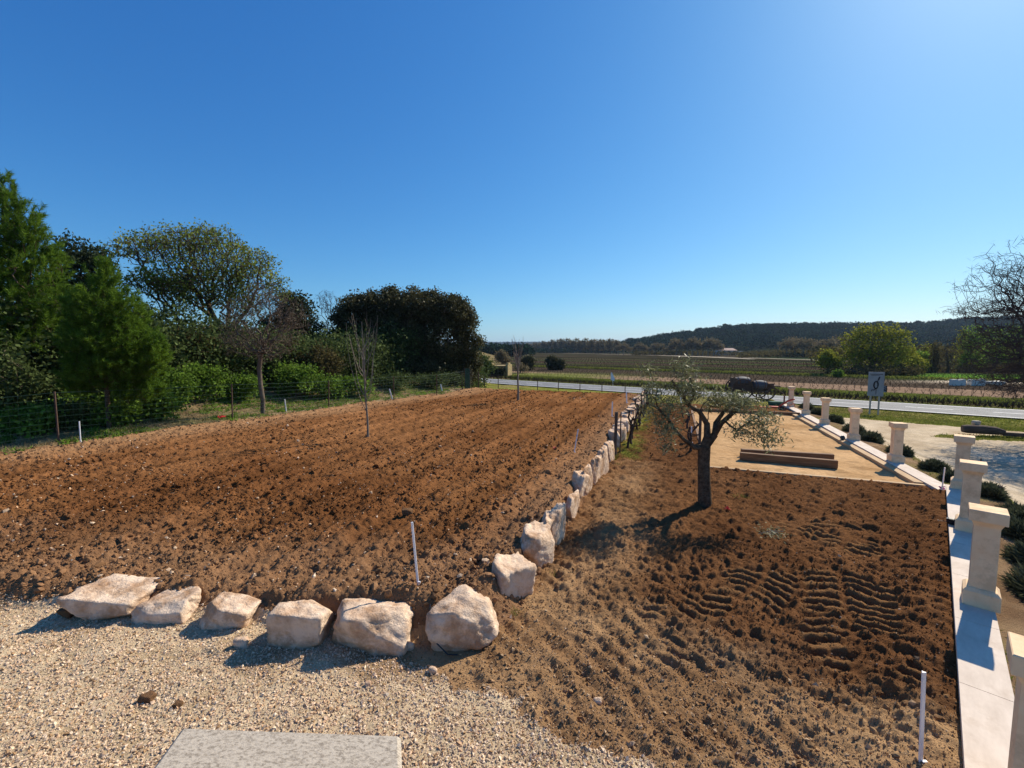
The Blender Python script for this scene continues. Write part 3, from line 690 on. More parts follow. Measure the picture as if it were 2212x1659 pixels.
# vine posts
def post(ub, vb, vt, wd, mt, label, du=0, nm='vine_post', grp='posts of the old vine rows', zb=None, cat='post'):
    z = 0.
    for _ in range(4):
        p = PZ(ub, vb, z); z = zat(p[0], p[1]) if zb is None else zb
    p = PZ(ub, vb, z); H = PD(ub, vt, p[1])[2] - z; k = du * p[1] / F
    m = MB()
    pts = [(-k * 0, 0, -.15), (k * .5, .0, H * .5), (k, 0, H)]
    m.tube(pts, [wd / 2, wd / 2, wd / 2 * .96], 8 if wd > .05 else 5)
    o = m.build(nm, M[mt]); o.location = p
    return tag(o, label, cat, grp)
post(1328, 985, 890, .085, 'post', 'thick wooden vine post at the near end of the boulder row vines', 2)
post(1339, 976, 890, .035, 'rust', 'thin metal vine post right behind the thick wooden one', 1)
post(1373, 900, 858, .04, 'rust', 'thin metal vine post halfway along the vines by the boulders')
post(1391, 882, 842, .05, 'rust', 'farthest metal vine post by the boulder row, under the olive crown')
post(1511, 962, 891, .085, 'post', 'wooden vine post standing behind the olive fork')
post(1545, 862, 838, .045, 'rust', 'thin metal vine post at the sand court far edge')
# old vines
def vine(x, y, h, seed, label):
    r = random.Random(seed); z = zat(x, y)
    m = MB(); p = np.array((0, 0, -.05)); pts = [p]; d = np.array((r.uniform(-.3, .3), r.uniform(-.3, .3), 1.))
    for i in range(7):
        p = p + d / np.linalg.norm(d) * h / 6.5; d = d + np.array((r.uniform(-.5, .5), r.uniform(-.5, .5), 0)); d[:2] *= .7; pts.append(p)
    m.tube(pts, [.045, .036, .032, .028, .03, .032, .028, .02], 7); t = m.build('trunk', M['vine'])
    root = empty('grape_vine', (x, y, z), 0, label, 'grape vine', 'old grape vines'); t.parent = root
    m = MB()
    for k in range(3 + r.randint(0, 2)):
        q = pts[-1] - np.array((0, 0, r.uniform(0, .08))); a = r.uniform(0, 6.28); l = r.uniform(.12, .35); pp = [q]; e = np.array((math.cos(a), math.sin(a), r.uniform(-.1, .8)))
        for i in range(4):
            q = q + e / np.linalg.norm(e) * l / 4; e = e + np.array((r.uniform(-.4, .4), r.uniform(-.4, .4), r.uniform(-.2, .4))); pp.append(q)
        m.tube(pp, [.02, .016, .013, .01, .007], 5)
    m.build('arm', M['vine'], root); return root
for i in range(16):
    a = 12.2 + i * .76; x, y = xy(a, B0 + .42 + .06 * math.sin(i * 1.7))
    vine(x, y, .75 + .1 * math.sin(i * 2.3), i, 'gnarled leafless vine along the boulder row, %s from the thick wooden post' % ORD[i])
for i in range(6):
    x, y = xy(12.4 + i * 1.25, .45 + .05 * math.sin(i)); vine(x, y, .5, 50 + i, 'leafless vine stump left of the sand court, %s from the near corner' % ORD[i])

# sand court edging
def beam(a0, b0, a1, b1, wd, z0, z1, name, label, mt, cat='timber edging', group='timber edging of the sand court'):
    p = np.array(xy(a0, b0)); q = np.array(xy(a1, b1)); L_ = np.linalg.norm(q - p); t = (q - p) / L_
    m = MB(); m.box((L_ / 2, 0, (z0 + z1) / 2), (L_, wd, z1 - z0)); o = m.build(name, M[mt])
    bv = o.modifiers.new('b', 'BEVEL'); bv.width = .006; bv.segments = 1
    o.location = (p[0], p[1], 0); o.rotation_euler = (0, 0, math.atan2(t[1], t[0])); return tag(o, label, cat, group)
beam(11.0, .72, 11.0, 4.83, .11, -.15, .06, 'edging_timber', 'pale timber along the near end of the sand court', 'timber')
beam(11.06, 4.73, 21.09, 4.73, .16, -.15, .085, 'edging_timber', 'wide timber between the sand court and the low wall', 'timber')
beam(11.05, .76, 21.1, .76, .08, -.15, .05, 'edging_timber', 'timber on the left side of the sand court behind the olive tree', 'wood')
beam(21.15, .75, 21.15, 4.95, .10, -.15, .14, 'edging_timber', 'dark timber across the far end of the sand court', 'wood')
def sleeper(u0, v0, u1, v1, h, wd, zoff, label, ends=None):
    p = np.array(PZ(u0, v0, .0)); q = np.array(PZ(u1, v1, .0)); d = q - p; L_ = np.linalg.norm(d); ang = math.atan2(d[1], d[0])
    m = MB(); m.box((L_ / 2, wd / 2, h / 2), (L_, wd, h)); o = m.build('wooden_sleeper', M['wood'])
    bv = o.modifiers.new('b', 'BEVEL'); bv.width = .012; bv.segments = 2
    o.location = (p[0], p[1], zoff); o.rotation_euler = (0, 0, ang); return tag(o, label, 'sleeper', 'wooden sleepers lying on the sand')
sleeper(1598, 995, 1810, 1014, .19, .12, .012, 'front wooden sleeper lying on the sand court, longer to the right')
sleeper(1601, 987, 1802, 999.5, .19, .12, .012, 'rear wooden sleeper lying against the front one on the sand')

# left fence
fp = [(-13.3, 8.9), (-11.7, 11.1), (-9.45, 14.6), (-7.75, 18.3), (-5.8, 21.3), (-4.05, 23.3), (-2.95, 26.0), (-2.55, 27.6)]
FL = ['left edge of the picture, mostly cut off', 'rusty brown fence post nearest on the left, beside a short white stake', 'fence post by the red scrap at the bank foot', 'fence post between the small bare tree and the sapling', 'fence post right of the bare sapling', 'fence post in front of the big holm oak', 'post at the near side of the green netting', 'end post of the wire fence at the netting']
fr = empty('wire_fence', (*fp[0], 0), 0, 'green wire fence on rusty posts along the wooded left side of the field', 'fence')
o0 = np.array((*fp[0], 0)); FZ = [zat(*p) for p in fp]; FH = [1.3, 1.32, 1.22, 1.18, 1.15, 1.12, 1.1, 1.1]
for (x, y), z, h in zip(fp, FZ, FH):
    m = MB(); lx = random.uniform(-.04, .04); m.tube([np.array((x, y, z - .1)) - o0, np.array((x + lx, y, z + h)) - o0], .022, 6); m.build('fence_post', M['rust'], fr)
m = MB()
for i in range(len(fp) - 1):
    p, q = np.array(fp[i]), np.array(fp[i + 1]); L_ = np.linalg.norm(q - p)
    zz = lambda f, k: (FZ[i] * (1 - f) + FZ[i + 1] * f) + (FH[i] * (1 - f) + FH[i + 1] * f) * k
    for k in np.linspace(.05, .98, 9):
        thick = .004 if k in (.05,) else .0035
        pts = [np.array((*(p * (1 - f) + q * f), zz(f, k) - .02 * math.sin(f * math.pi))) - o0 for f in np.linspace(0, 1, 5)]
        m.tube(pts, thick * .75 * (1 + .5 * (k > .9)), 3)
    n = int(L_ / .16)
    for j in range(n):
        f = j / n; a = np.array((*(p * (1 - f) + q * f), zz(f, .05))) - o0; b = np.array((*(p * (1 - f) + q * f), zz(f, .98))) - o0; m.tube([a, b], .0013, 3)
m.build('wire_mesh', M['wire'], fr)
nr = empty('netting_panel', (-2.95, 26.0, 0), 0, 'dark green windbreak netting panel at the end of the fence', 'netting')
m = MB(); zt = FZ[-1]
pa, pb = np.array(PD(1004, 838, 26.2)), np.array(PD(1015, 836, 26.2))
for i in range(26):
    f = i / 25; x = pa[0] + (pb[0] - pa[0]) * f - (-2.95); m.box((x, .25 + .04 * math.sin(i), zt + .62), (.0085, .006, 1.3))
for i in range(50):
    m.box(((pa[0] + pb[0]) / 2 + 2.95, .25, zt + i * .026), (abs(pb[0] - pa[0]), .006, .014))
m.build('net', M['net'], nr)
m = MB()
for p_ in (pa, pb): m.tube([(p_[0] + 2.95, .25, zt - .1), (p_[0] + 2.95, .25, zt + 1.32)], .022, 6)
m.build('net_frame', M['rust'], nr)
# road side posts
def D(px): return px / 1.1573
RP = [(1196, 929), (1211.6, 940), (1245.5, 941), (1344, 947), (1396, 949), (1450, 954), (1505, 955), (1563, 958), (1632, 964), (1705, 973), (1760, 976), (1891, 985), (1961, 988)]
RL = ['tall post at the left end, right of the green netting', 'thin post just right of the tall left one', 'short post left of the far sapling', 'post right of the far sapling, left of the road', 'post left of the dark pair of field bushes line', 'middle post at the field end, in front of the road', 'post left of the white pennant sign', 'post right of the white pennant sign', 'post hidden in the left of the olive crown', 'post seen through the olive crown top', 'post left of the wagon seen through the olive', 'post in front of the wagon', 'post beside the orange red tool']
for i, (u, v) in enumerate(RP):
    d = 27.9 if i < 9 else 25.2
    if i > 9: d = [24.6, 24.2, 22.2, 21.2][i - 9]
    p = PD(D(u), D(v), d); zb = zat(p[0], p[1])
    m = MB(); m.tube([(0, 0, zb - .1), (0, 0, p[2])], .035 if i in (0, 11, 12) else .026, 6); o = m.build('fence_post', M['rust']); o.location = (p[0], p[1], 0)
    tag(o, 'dark roadside fence ' + RL[i], 'fence post', 'dark thin posts along the road side')

# road sign board seen beside the drive
P = PZ(D(2185), D(1030), -.85); sx, sy = P[0], P[1]
sg = empty('road_sign', (sx, sy, -.9), R(-58) + R(30), 'tall grey direction sign with a looping roundabout symbol on two posts', 'road sign')
dd = sy; Hs = PD(D(2180), D(930), dd)[2] + .9; Hb = PD(D(2180), D(990), dd)[2] + .9; W_ = 1.05 * 30 / 1090 * dd * 1.0
m = MB(); m.box((0, 0, (Hs + Hb) / 2), (W_, .04, Hs - Hb)); m.build('board', M['signg'], sg)
m = MB(); m.box((0, -.024, Hs - .13), (W_ * .8, .006, .03)); m.box((-.05, -.024, Hs - .20), (W_ * .55, .006, .02)); m.build('text_line', M['signd'], sg)
m = MB(); zc = (Hs + Hb) / 2 - .05; hh = (Hs - Hb)
ring = [(.13 * W_ * math.cos(t), -.028, zc + .15 * hh * math.sin(t)) for t in np.linspace(0, 2 * math.pi, 17)]
m.tube(ring, .036, 5); m.tube([(.06 * W_, -.028, zc + .14 * hh), (.15 * W_, -.028, zc + .22 * hh), (.2 * W_, -.028, zc + .34 * hh)], .034, 5)
m.tube([(0, -.028, zc - .15 * hh), (-.12 * W_, -.028, zc - .22 * hh), (-.24 * W_, -.028, zc - .2 * hh), (-.27 * W_, -.028, zc - .27 * hh)], .024, 5); m.tube([(.02, -.028, zc - .15 * hh), (.02, -.028, zc - .4 * hh)], .012, 4)
m.build('roundabout_symbol', M['signd'], sg)
for s in (-1, 1):
    m = MB(); m.tube([(s * W_ * .27, .05, -.1), (s * W_ * .27, .05, Hs - .1)], .045, 8); m.build('sign_post', M['palep'], sg)
p = PD(D(2205), D(972), 33.5)
s2 = empty('small_sign', (p[0], p[1], 0), R(-20), 'small dark striped road sign behind the tall grey one', 'road sign')
m = MB(); m.box((0, 0, p[2]), (.62, .03, .52)); m.build('board', M['signd'], s2)
m = MB()
for k in (-.14, .05, .2): m.box((0, -.02, p[2] + k), (.5, .01, .05), tilt=Matrix.Rotation(.3, 3, 'Y'))
m.build('stripe', M['signg'], s2)
m = MB(); m.tube([(0, .03, -1.05), (0, .03, p[2] + .2)], .025, 6); m.build('sign_post', M['barkp'], s2)
# pennant shaped white sign across the road
p = PD(D(1530), D(950), 47.5); tp = PD(D(1527), D(930), 47.5)
s3 = empty('roadside_marker', (p[0], p[1], 0), 0, 'white pointed sign on a thin post beyond the road, left of the olive tree', 'road sign')
m = MB(); h0, h1 = p[2], tp[2]; V = [(-.12, 0, h0), (.24, 0, h0 - .12), (.3, 0, h0 + .15), (-.05, 0, h1), (-.14, 0, h1 - .15)]
V2 = [(a, .05, c) for a, b, c in V]; m.add(V + V2, [(0, 5, 6, 1), (1, 6, 7, 2), (2, 7, 8, 3), (3, 8, 9, 4), (4, 9, 5, 0)], [(0, 1, 2), (0, 2, 3), (0, 3, 4), (5, 7, 6), (5, 8, 7), (5, 9, 8)]); m.build('board', M['stake'], s3)
m = MB(); m.tube([(.12, .02, -1.2), (.06, .02, h0 + .1)], .03, 6); m.build('sign_post', M['stake'], s3)

# wagon with barrels
wd_ = 24.3; q0 = PD(D(1880), D(990), wd_); wz = zat(q0[0], q0[1])
wg = empty('wooden_wagon', (q0[0], q0[1], wz), R(-8), 'old dark wooden wagon with spoked wheels carrying two grey barrels behind the olive', 'wagon')
m = MB(); m.box((-.1, 0, .66), (2.1, .8, .12)); m.box((-.1, -.38, .80), (2.1, .05, .2)); m.box((-.1, .38, .80), (2.1, .05, .2)); m.box((-.7, 0, .76), (.1, .7, .1)); m.box((-.1, 0, .76), (.1, .7, .1)); m.box((.4, 0, .76), (.1, .7, .1)); m.box((-.1, -.42, .55), (1.8, .06, .16)); m.box((.55, 0, .55), (.12, .9, .12)); m.box((-.7, 0, .55), (.12, .9, .12)); m.box((-.1, 0, .6), (1.7, .12, .1)); m.build('bed', M['log'], wg)
def wheel(x, y, r_):
    w0 = MB(); Mx = Matrix.Rotation(R(90), 3, 'X')
    rim = MB(); rim.lathe([(r_ - .06, -.03), (r_, -.03), (r_, .03), (r_ - .06, .03), (r_ - .06, -.03)], (x, y, r_), 24, Mx, False)
    rm = rim.build('wheel', M['log'], wg)
    sp = MB()
    for k in range(10):
        t = k * math.pi / 5; sp.tube([(x + .05 * math.cos(t), y, r_ + .05 * math.sin(t)), (x + (r_ - .05) * math.cos(t), y, r_ + (r_ - .05) * math.sin(t))], .017, 5)
    sp.lathe([(.0, -.09), (.07, -.07), (.07, .07), (.0, .09)], (x, y, r_), 10, Mx, False); sp.build('spokes', M['log'], rm)
for x in (.55, -.7):
    for y in (-.5, .5): wheel(x, y, .46 if x > 0 else .58)
m = MB(); m.box((.95, -.1, .75), (.7, .5, .05)); m.tube([(1.0, -.2, .7), (1.5, -.3, .35)], .03, 6); m.build('drawbar', M['log'], wg)
m = MB(); m.box((-1.0, 0, .95), (.12, .8, .45)); m.build('tail_board', M['log'], wg)
def barrel(c, ang, label, r_=.31, L_=.86):
    e = empty('wine_barrel', c, ang, label, 'barrel', 'grey barrels on the wagon'); Mx = Matrix.Rotation(R(90), 3, 'Y')
    pr = [(r_ * (1 - .22 * (2 * f - 1) ** 2), (f - .5) * L_) for f in np.linspace(0, 1, 9)]
    m = MB(); m.lathe(pr, (0, 0, 0), 20, Mx, False); m.build('staves', M['barrel'], e, True)
    for s_ in (-1, 1): m = MB(); m.lathe([(0, s_ * (L_ / 2 - .03)), (r_ * .78, s_ * (L_ / 2 - .03))], (0, 0, 0), 20, Mx, False); m.build('head', M['barrel'], e)
    for f in (.04, .22, .78, .96):
        rr = r_ * (1 - .22 * (2 * f - 1) ** 2) + .004; zz = (f - .5) * L_; m = MB(); m.lathe([(rr, zz - .02), (rr + .006, zz - .02), (rr + .006, zz + .02), (rr, zz + .02)], (0, 0, 0), 20, Mx, False); m.build('hoop', M['rust'], e)
b1 = PD(D(1854), D(955), wd_); b2 = PD(D(1898), D(963), wd_ - .4)
barrel(b1, R(4), 'dark grey barrel lying on the left of the wagon'); barrel(b2, R(-2), 'lighter grey barrel on the right of the wagon', .28, .7)

# log, plank and stone block on the drive
lg = PZ(D(2425), D(1083), -.62); rt = PZ(D(2560), D(1092), -.62); d_ = np.array(rt) - np.array(lg)
ang = math.atan2(d_[1], d_[0])
m = MB(); m.tube([(-.25, 0, .17), (-.1, 0, .17), (.35, .02, .18), (.75, .04, .16), (1.0, .04, .12)], [.14, .17, .18, .16, .10], 12); o = m.build('fallen_log', M['log'], None, True); o.location = lg; o.rotation_euler = (0, 0, ang)
tag(o, 'thick dark log end lying at the grass island on the gravel drive', 'log')
m = MB(); m.box((1.95, .03, 0), (3.9, .16, .14)); o = m.build('wooden_beam', M['log']); o.location = (lg[0] + math.cos(ang) * .95, lg[1] + math.sin(ang) * .95, -.56); o.rotation_euler = (0, 0, ang); tag(o, 'long dark beam running from the log to the right picture edge', 'beam')
P_, T_ = rock_mesh((.26, .2, .2), 5, 3, .05); o = mk('stone_block', P_, T_, M['slab'], smooth=True); o.location = (lg[0] + .3, lg[1] + .1, -.22); tag(o, 'small grey stone block sitting on top of the log', 'stone')

# floodlight with cable on the wall
fl_ = PZ((1900 + 1628 * .3014) / 1.1573, (1000 + 1042 * .3014) / 1.1573, WZN)
e = empty('floodlight', fl_, R(-50), 'black floodlight lying on the wall at the foot of a pillar, with its cable', 'floodlight')
m = MB(); m.box((0, 0, .05), (.18, .05, .10), tilt=Matrix.Rotation(.35, 3, 'X')); o = m.build('housing', M['black'], e); bv = o.modifiers.new('b', 'BEVEL'); bv.width = .008
m = MB(); m.box((-.08, .0, .06), (.05, .07, .05)); m.box((0, -.03, .05), (.15, .004, .075), tilt=Matrix.Rotation(.35, 3, 'X')); m.build('bracket', M['glassd'], e)
m = MB(); m.tube([(-.1, 0, .03), (-.15, .03, .015), (-.19, .02, .012), (-.2, .06, .012)], .004, 5); m.build('cable', M['black'], e)
p = PZ((1900 + 680 * .3014) / 1.1573, (1000 + 332 * .3014) / 1.1573, .08)
e = empty('spot_lamp', p, R(10), 'small round black lamp on the timber by the sand court', 'lamp')
m = MB(); m.lathe([(.05, -.03), (.065, 0), (.065, .04), (.055, .045)], (0, 0, .07), 14, Matrix.Rotation(R(70), 3, 'X')); m.build('housing', M['black'], e, True)
m = MB(); m.box((0, 0, .008), (.1, .05, .016)); m.tube([(.05, .05, .01), (.2, .1, .01), (.3, .05, .0)], .005, 4); m.build('bracket', M['black'], e)
# purple ribbon at the corner stake, red scraps
def scrap(u, v, z, mt, s, label, nm='plastic_scrap'):
    p = PZ(u, v, z); m = MB(); r = random.Random(int(u))
    for k in range(5):
        q = np.array((r.uniform(-s, s), r.uniform(-s, s), .0)) * .5; pts = [q + np.array((r.uniform(-s, s), r.uniform(-s, s), r.uniform(0, s))) for _ in range(4)]
        m.tube(pts, s * .16, 4)
    o = m.build(nm, M[mt]); o.location = (p[0], p[1], max(z, zat(p[0], p[1])) + .01); return tag(o, label, 'ribbon')
scrap(1573, 1107, .02, 'red', .045, 'red plastic scrap on the soil right of the olive trunk')
scrap(1197, 969, .36, 'red', .04, 'red scrap at the field edge near the leaning white stake')
scrap(480, 904, .5, 'red', .09, 'red scrap at the foot of the left fence')
M['purple'] = mat('purple ribbon', (.25, .03, .2), .6)
scrap(2034, 1056, .1, 'purple', .05, 'purple ribbon scrap at the stake by the wall corner')
# orange red tool near the far pillar
p = PZ(D(1938), D(1022), 0.02)
e = empty('garden_tiller', (p[0], p[1], .0), R(-25), 'orange red garden tool with a raised handle beside the farthest pillar', 'garden tool')
m = MB(); m.box((0, 0, .1), (.5, .22, .07)); m.box((-.45, .05, .06), (.35, .12, .05)); m.tube([(-.6, .1, .12), (-.9, .2, .05)], .03, 5); m.build('deck', M['orange'], e)
m = MB(); m.tube([(.1, -.1, .1), (.5, -.08, .42), (.72, -.05, .5)], .025, 6); m.tube([(.1, .1, .1), (.5, .12, .42), (.72, .15, .5)], .025, 6); m.tube([(.72, -.05, .5), (.72, .15, .5)], .03, 6); m.tube([(.55, .05, .2), (.75, .1, .3), (.78, .0, .1), (.6, -.1, .03), (.3, -.2, .02)], .018, 5); m.build('handle', M['orange'], e)
m = MB(); m.lathe([(.05, -.12), (.09, -.12), (.09, .12), (.05, .12)], (.25, 0, .09), 14, Matrix.Rotation(R(90), 3, 'X')); m.build('wheel', M['black'], e)
p = PZ(D(1945), D(1015), 0)
m = MB(); m.box((0, 0, .09), (.55, .35, .18), taper=1.1); o = m.build('plastic_crate', M['net']); o.location = (p[0] + .1, p[1] + .35, .0); tag(o, 'low dark green crate behind the orange red garden tool', 'crate')
# rusty plough by the wall
p = PZ(2128, 1090, -.28)
e = empty('rusty_plough', (p[0], p[1], -.32), R(-35), 'rusty old plough share with a curved beam outside the wall corner', 'plough')
m = MB(); m.tube([(-.28, 0, .3), (-.15, 0, .36), (-.0, 0, .33), (.1, .0, .2), (.12, .0, .1)], [.02, .022, .025, .035, .05], 8); m.build('beam', M['rust'], e, True)
m = MB(); m.add([(-.3, -.1, 0), (.2, -.12, 0), (.32, 0, .12), (.2, .1, .22), (-.1, .08, .16), (-.3, .05, .1)], [(0, 1, 2, 5), (2, 3, 4, 5)]); m.add([(-.3, -.1, -.03), (.2, -.12, -.03), (.32, 0, .09), (.2, .1, .19), (-.1, .08, .13), (-.3, .05, .07)], [(5, 2, 1, 0), (5, 4, 3, 2)]); m.build('share', M['rust'], e)
m = MB(); m.tube([(.1, 0, .2), (.16, 0, .34), (.14, 0, .42)], [.03, .035, .015], 6); m.box((.15, 0, .42), (.13, .03, .04), tilt=Matrix.Rotation(-.3, 3, 'Y')); m.build('handle', M['rust'], e, True)
m = MB(); m.tube([(0, 0, -.4), (0, 0, .75)], .012, 5); o = m.build('iron_rod', M['rust']); q = PZ(2113, 1060, -.2); o.location = (q[0], q[1], -.25); tag(o, 'thin rusty upright rod beside the old plough', 'rod')
# cable at the corner boulder, pruned branch, loose stones
p = PZ(955, 1390, 0); m = MB(); m.tube([(-.13, .12, .32), (-.12, .02, .2), (-.05, -.09, .08), (.08, -.17, .015), (.17, -.18, .02)], .006, 5); o = m.build('cable', M['black']); o.location = p; tag(o, 'thin dark cable bent round the foot of the big corner boulder', 'cable')
for (u, v, s, lb) in [(883, 1397, .08, 'small pinkish upright stone between the longest and the corner boulder'), (522, 1395, .10, 'flat loose stone on the gravel below the wedge shaped boulder'), (935, 1450, .06, 'loose tan stone below the corner boulder'), (795, 1478, .04, 'single tan pebble in the gravel right of the dark clods'), (1290, 1515, .05, 'pale stone on the dusty soil right of the gravel')]:
    p = PZ(u, v, 0.01); P_, T_ = rock_mesh((s * 1.3, s * .8, s * 1.1), int(u), 3); o = mk('loose_stone', P_, T_, M['rock'], smooth=True); o.location = (p[0], p[1], zat(p[0], p[1]) + s * .25); tag(o, lb, 'stone', 'loose stones')
for (u, v, s, lb) in [(318, 1505, .085, 'dark earth clod lying on the gravel left of the stone block'), (385, 1521, .05, 'smaller dark clod right of the first one on the gravel'), (140, 1265, .12, 'big clod at the left end of the front row'), (880, 1112, .13, 'large dark clod in the field above the tall white stake')]:
    p = PZ(u, v, .02 if v > 1400 else .33); P_, T_ = rock_mesh((s * 1.3, s, s * .8), int(u), 4, .2); o = mk('earth_clod', P_, T_, M['soil'], smooth=True, tint=(.17, .095, .05)); o.location = (p[0], p[1], zat(p[0], p[1]) + s * .2); tag(o, lb, 'clod', 'large earth clods')

# ------------------------------------------------------------------ trees
def grow(seeds, pts, step, kp=.25, jit=.12, sag=0., rs=None):
    """seeds: list of (pos, parent); pts: attractors. returns pos, parent arrays"""
    r = rs or rng; pos = [np.array(s[0], float) for s in seeds]; par = [s[1] for s in seeds]; pl = [0.0] * len(pos)
    for i in range(1, len(pos)): pl[i] = pl[par[i]] + np.linalg.norm(pos[i] - pos[par[i]])
    N0 = len(pos); A = np.zeros((len(pts) * 9 + N0 + 10, 3)); A[:N0] = pos; PLn = np.zeros(len(A)); PLn[:N0] = pl; n = N0
    first = max(0, next((i for i, s in enumerate(seeds) if len(s) > 2 and s[2]), 0))
    pts = np.asarray(pts); order = np.argsort(np.linalg.norm(pts - A[max(first, 0)], axis=1))
    PR = par + [0] * (len(A) - N0)
    for p in pts[order]:
        dd = np.linalg.norm(A[first:n] - p, axis=1); c = dd + kp * PLn[first:n]; j = int(np.argmin(c)) + first
        L_ = dd[j - first]; k = int(min(8, max(1, round(L_ / step)))); base = A[j].copy(); prev = j
        dirp = base - A[PR[j]] if j > 0 and PR[j] >= 0 else np.array((0, 0, 1.)); nn = np.linalg.norm(dirp); dirp = dirp / nn if nn > 1e-6 else np.array((0, 0, 1.))
        for q in range(1, k + 1):
            f = q / k; w_ = (1 - f) * f * L_ * .5
            if n >= len(A) - 1: break
            A[n] = base + (p - base) * f + dirp * w_ + r.normal(size=3) * jit * step * (f < 1) + np.array((0, 0, -sag * L_ * f * (1 - f)))
            PR[n] = prev; PLn[n] = PLn[prev] + L_ / k; prev = n; n += 1
    return A[:n], np.array(PR[:n])
def radii(A, PR, tip, ex=2.2, rmax=None):
    n = len(A); r = np.zeros(n); ch = np.zeros(n, int)
    for i in range(1, n): ch[PR[i]] += 1
    acc = np.where(ch == 0, tip ** ex, 0.0)
    for i in range(n - 1, 0, -1): acc[PR[i]] += acc[i]
    r = acc ** (1 / ex)
    if rmax: r = r * (rmax / r[0]) if r[0] > rmax else r
    r = np.maximum(r, tip * .6); return r, ch == 0
def limbs(A, PR, r, rmin=0.):
    idx = np.arange(1, len(A)); idx = idx[r[idx] >= rmin]; V = []; Q = []; n0 = 0
    for sel, k in ((idx[r[idx] > .045], 9), (idx[(r[idx] <= .045) & (r[idx] > .012)], 5), (idx[r[idx] <= .012], 3)):
        if not len(sel): continue
        a = A[PR[sel]]; b = A[sel]; ra = np.minimum(r[PR[sel]], r[sel] * 1.25); rb = r[sel]
        t = b - a; L_ = np.linalg.norm(t, axis=1, keepdims=True) + 1e-9; t = t / L_; b = b + t * rb[:, None] * .25
        ref = np.where(np.abs(t[:, 2:3]) < .95, np.array((0, 0, 1.)), np.array((1., 0, 0))); u = np.cross(t, ref); u /= np.linalg.norm(u, axis=1, keepdims=True); w_ = np.cross(t, u)
        th = np.arange(k) * 2 * math.pi / k; ring = np.cos(th)[None, :, None] * u[:, None] + np.sin(th)[None, :, None] * w_[:, None]
        Va = a[:, None] + ring * ra[:, None, None]; Vb = b[:, None] + ring * rb[:, None, None]; v = np.concatenate([Va, Vb], 1).reshape(-1, 3)
        base = n0 + np.arange(len(sel))[:, None] * 2 * k; j = np.arange(k); jn = (j + 1) % k
        q = np.stack([base + j, base + jn, base + k + jn, base + k + j], -1).reshape(-1, 4); V.append(v); Q.append(q); n0 += len(v)
    return np.vstack(V), np.vstack(Q)
def ell_pts(E, n, shell=.35, rs=None):
    """points in a union of ellipsoids, biased to the outside"""
    r = rs or rng; E = [np.array(e, float) for e in E]; vol = np.array([np.prod(e[3:6]) ** .75 for e in E]); vol /= vol.sum(); out = []
    for e, c in zip(E, (vol * n).astype(int) + 1):
        d = r.normal(size=(c, 3)); d /= np.linalg.norm(d, axis=1)[:, None]; rad = r.uniform(0, 1, (c, 1)) ** shell; out.append(e[:3] + d * rad * e[3:6])
    return np.vstack(out)
def leaves(C, n, sig, size, aspect=.6, droop=0., up_=0., rs=None, tri=False, cen=None, outw=0.):
    r = rs or rng; c = np.repeat(C, n, 0); N = len(c); c = c + r.normal(size=(N, 3)) * sig * np.array((1, 1, .8))
    t = r.normal(size=(N, 3)); t[:, 2] += up_ - droop
    if cen is not None and outw: g = c - cen; g /= np.linalg.norm(g, axis=1)[:, None] + 1e-9; t = t + g * outw
    t /= np.linalg.norm(t, axis=1)[:, None]; s = np.cross(t, r.normal(size=(N, 3))); s /= np.linalg.norm(s, axis=1)[:, None]
    L_ = size * r.uniform(.6, 1.4, (N, 1)); W_ = L_ * aspect
    if tri: V = np.stack([c - s * W_ / 2, c + s * W_ / 2, c + t * L_], 1); return V.reshape(-1, 3), np.arange(N * 3).reshape(-1, 3)
    V = np.stack([c - t * L_ / 2, c + s * W_ / 2, c + t * L_ / 2, c - s * W_ / 2], 1); return V.reshape(-1, 3), np.arange(N * 4).reshape(-1, 4)
def brushes(C, cen, n, ln, size, wd, rs):
    """needle shoots: needles set all round a short upward and outward axis"""
    N = len(C); a = C - cen; a[:, 2] *= .3; a /= np.linalg.norm(a, axis=1)[:, None] + 1e-9; a = a * .7 + rs.normal(size=(N, 3)) * .35; a[:, 2] += .9; a /= np.linalg.norm(a, axis=1)[:, None]
    A_ = np.repeat(a, n, 0); c = np.repeat(C, n, 0) + A_ * (rs.uniform(0, 1, (N * n, 1)) * ln * np.repeat(rs.uniform(.6, 1.3, (N, 1)), n, 0)); rd = rs.normal(size=(N * n, 3)); rd -= (rd * A_).sum(1)[:, None] * A_; rd /= np.linalg.norm(rd, axis=1)[:, None]
    t = A_ * .75 + rd * .8; t /= np.linalg.norm(t, axis=1)[:, None]; s = np.cross(t, rs.normal(size=(N * n, 3))); s /= np.linalg.norm(s, axis=1)[:, None]; L_ = size * rs.uniform(.7, 1.25, (N * n, 1))
    return np.stack([c - s * wd / 2, c + s * wd / 2, c + t * L_], 1).reshape(-1, 3), np.arange(N * n * 3).reshape(-1, 3)
def E_img(L_, d, off=(0, 0, 0)):
    out = []
    for e in L_:
        u, v, ru, rv = e[:4]; dd = d + (e[4] if len(e) > 4 else 0); p = PD(u, v, dd); k = dd / F
        out.append((p[0], p[1], p[2], ru * k, ru * k * (e[5] if len(e) > 5 else .8), rv * k))
    return out
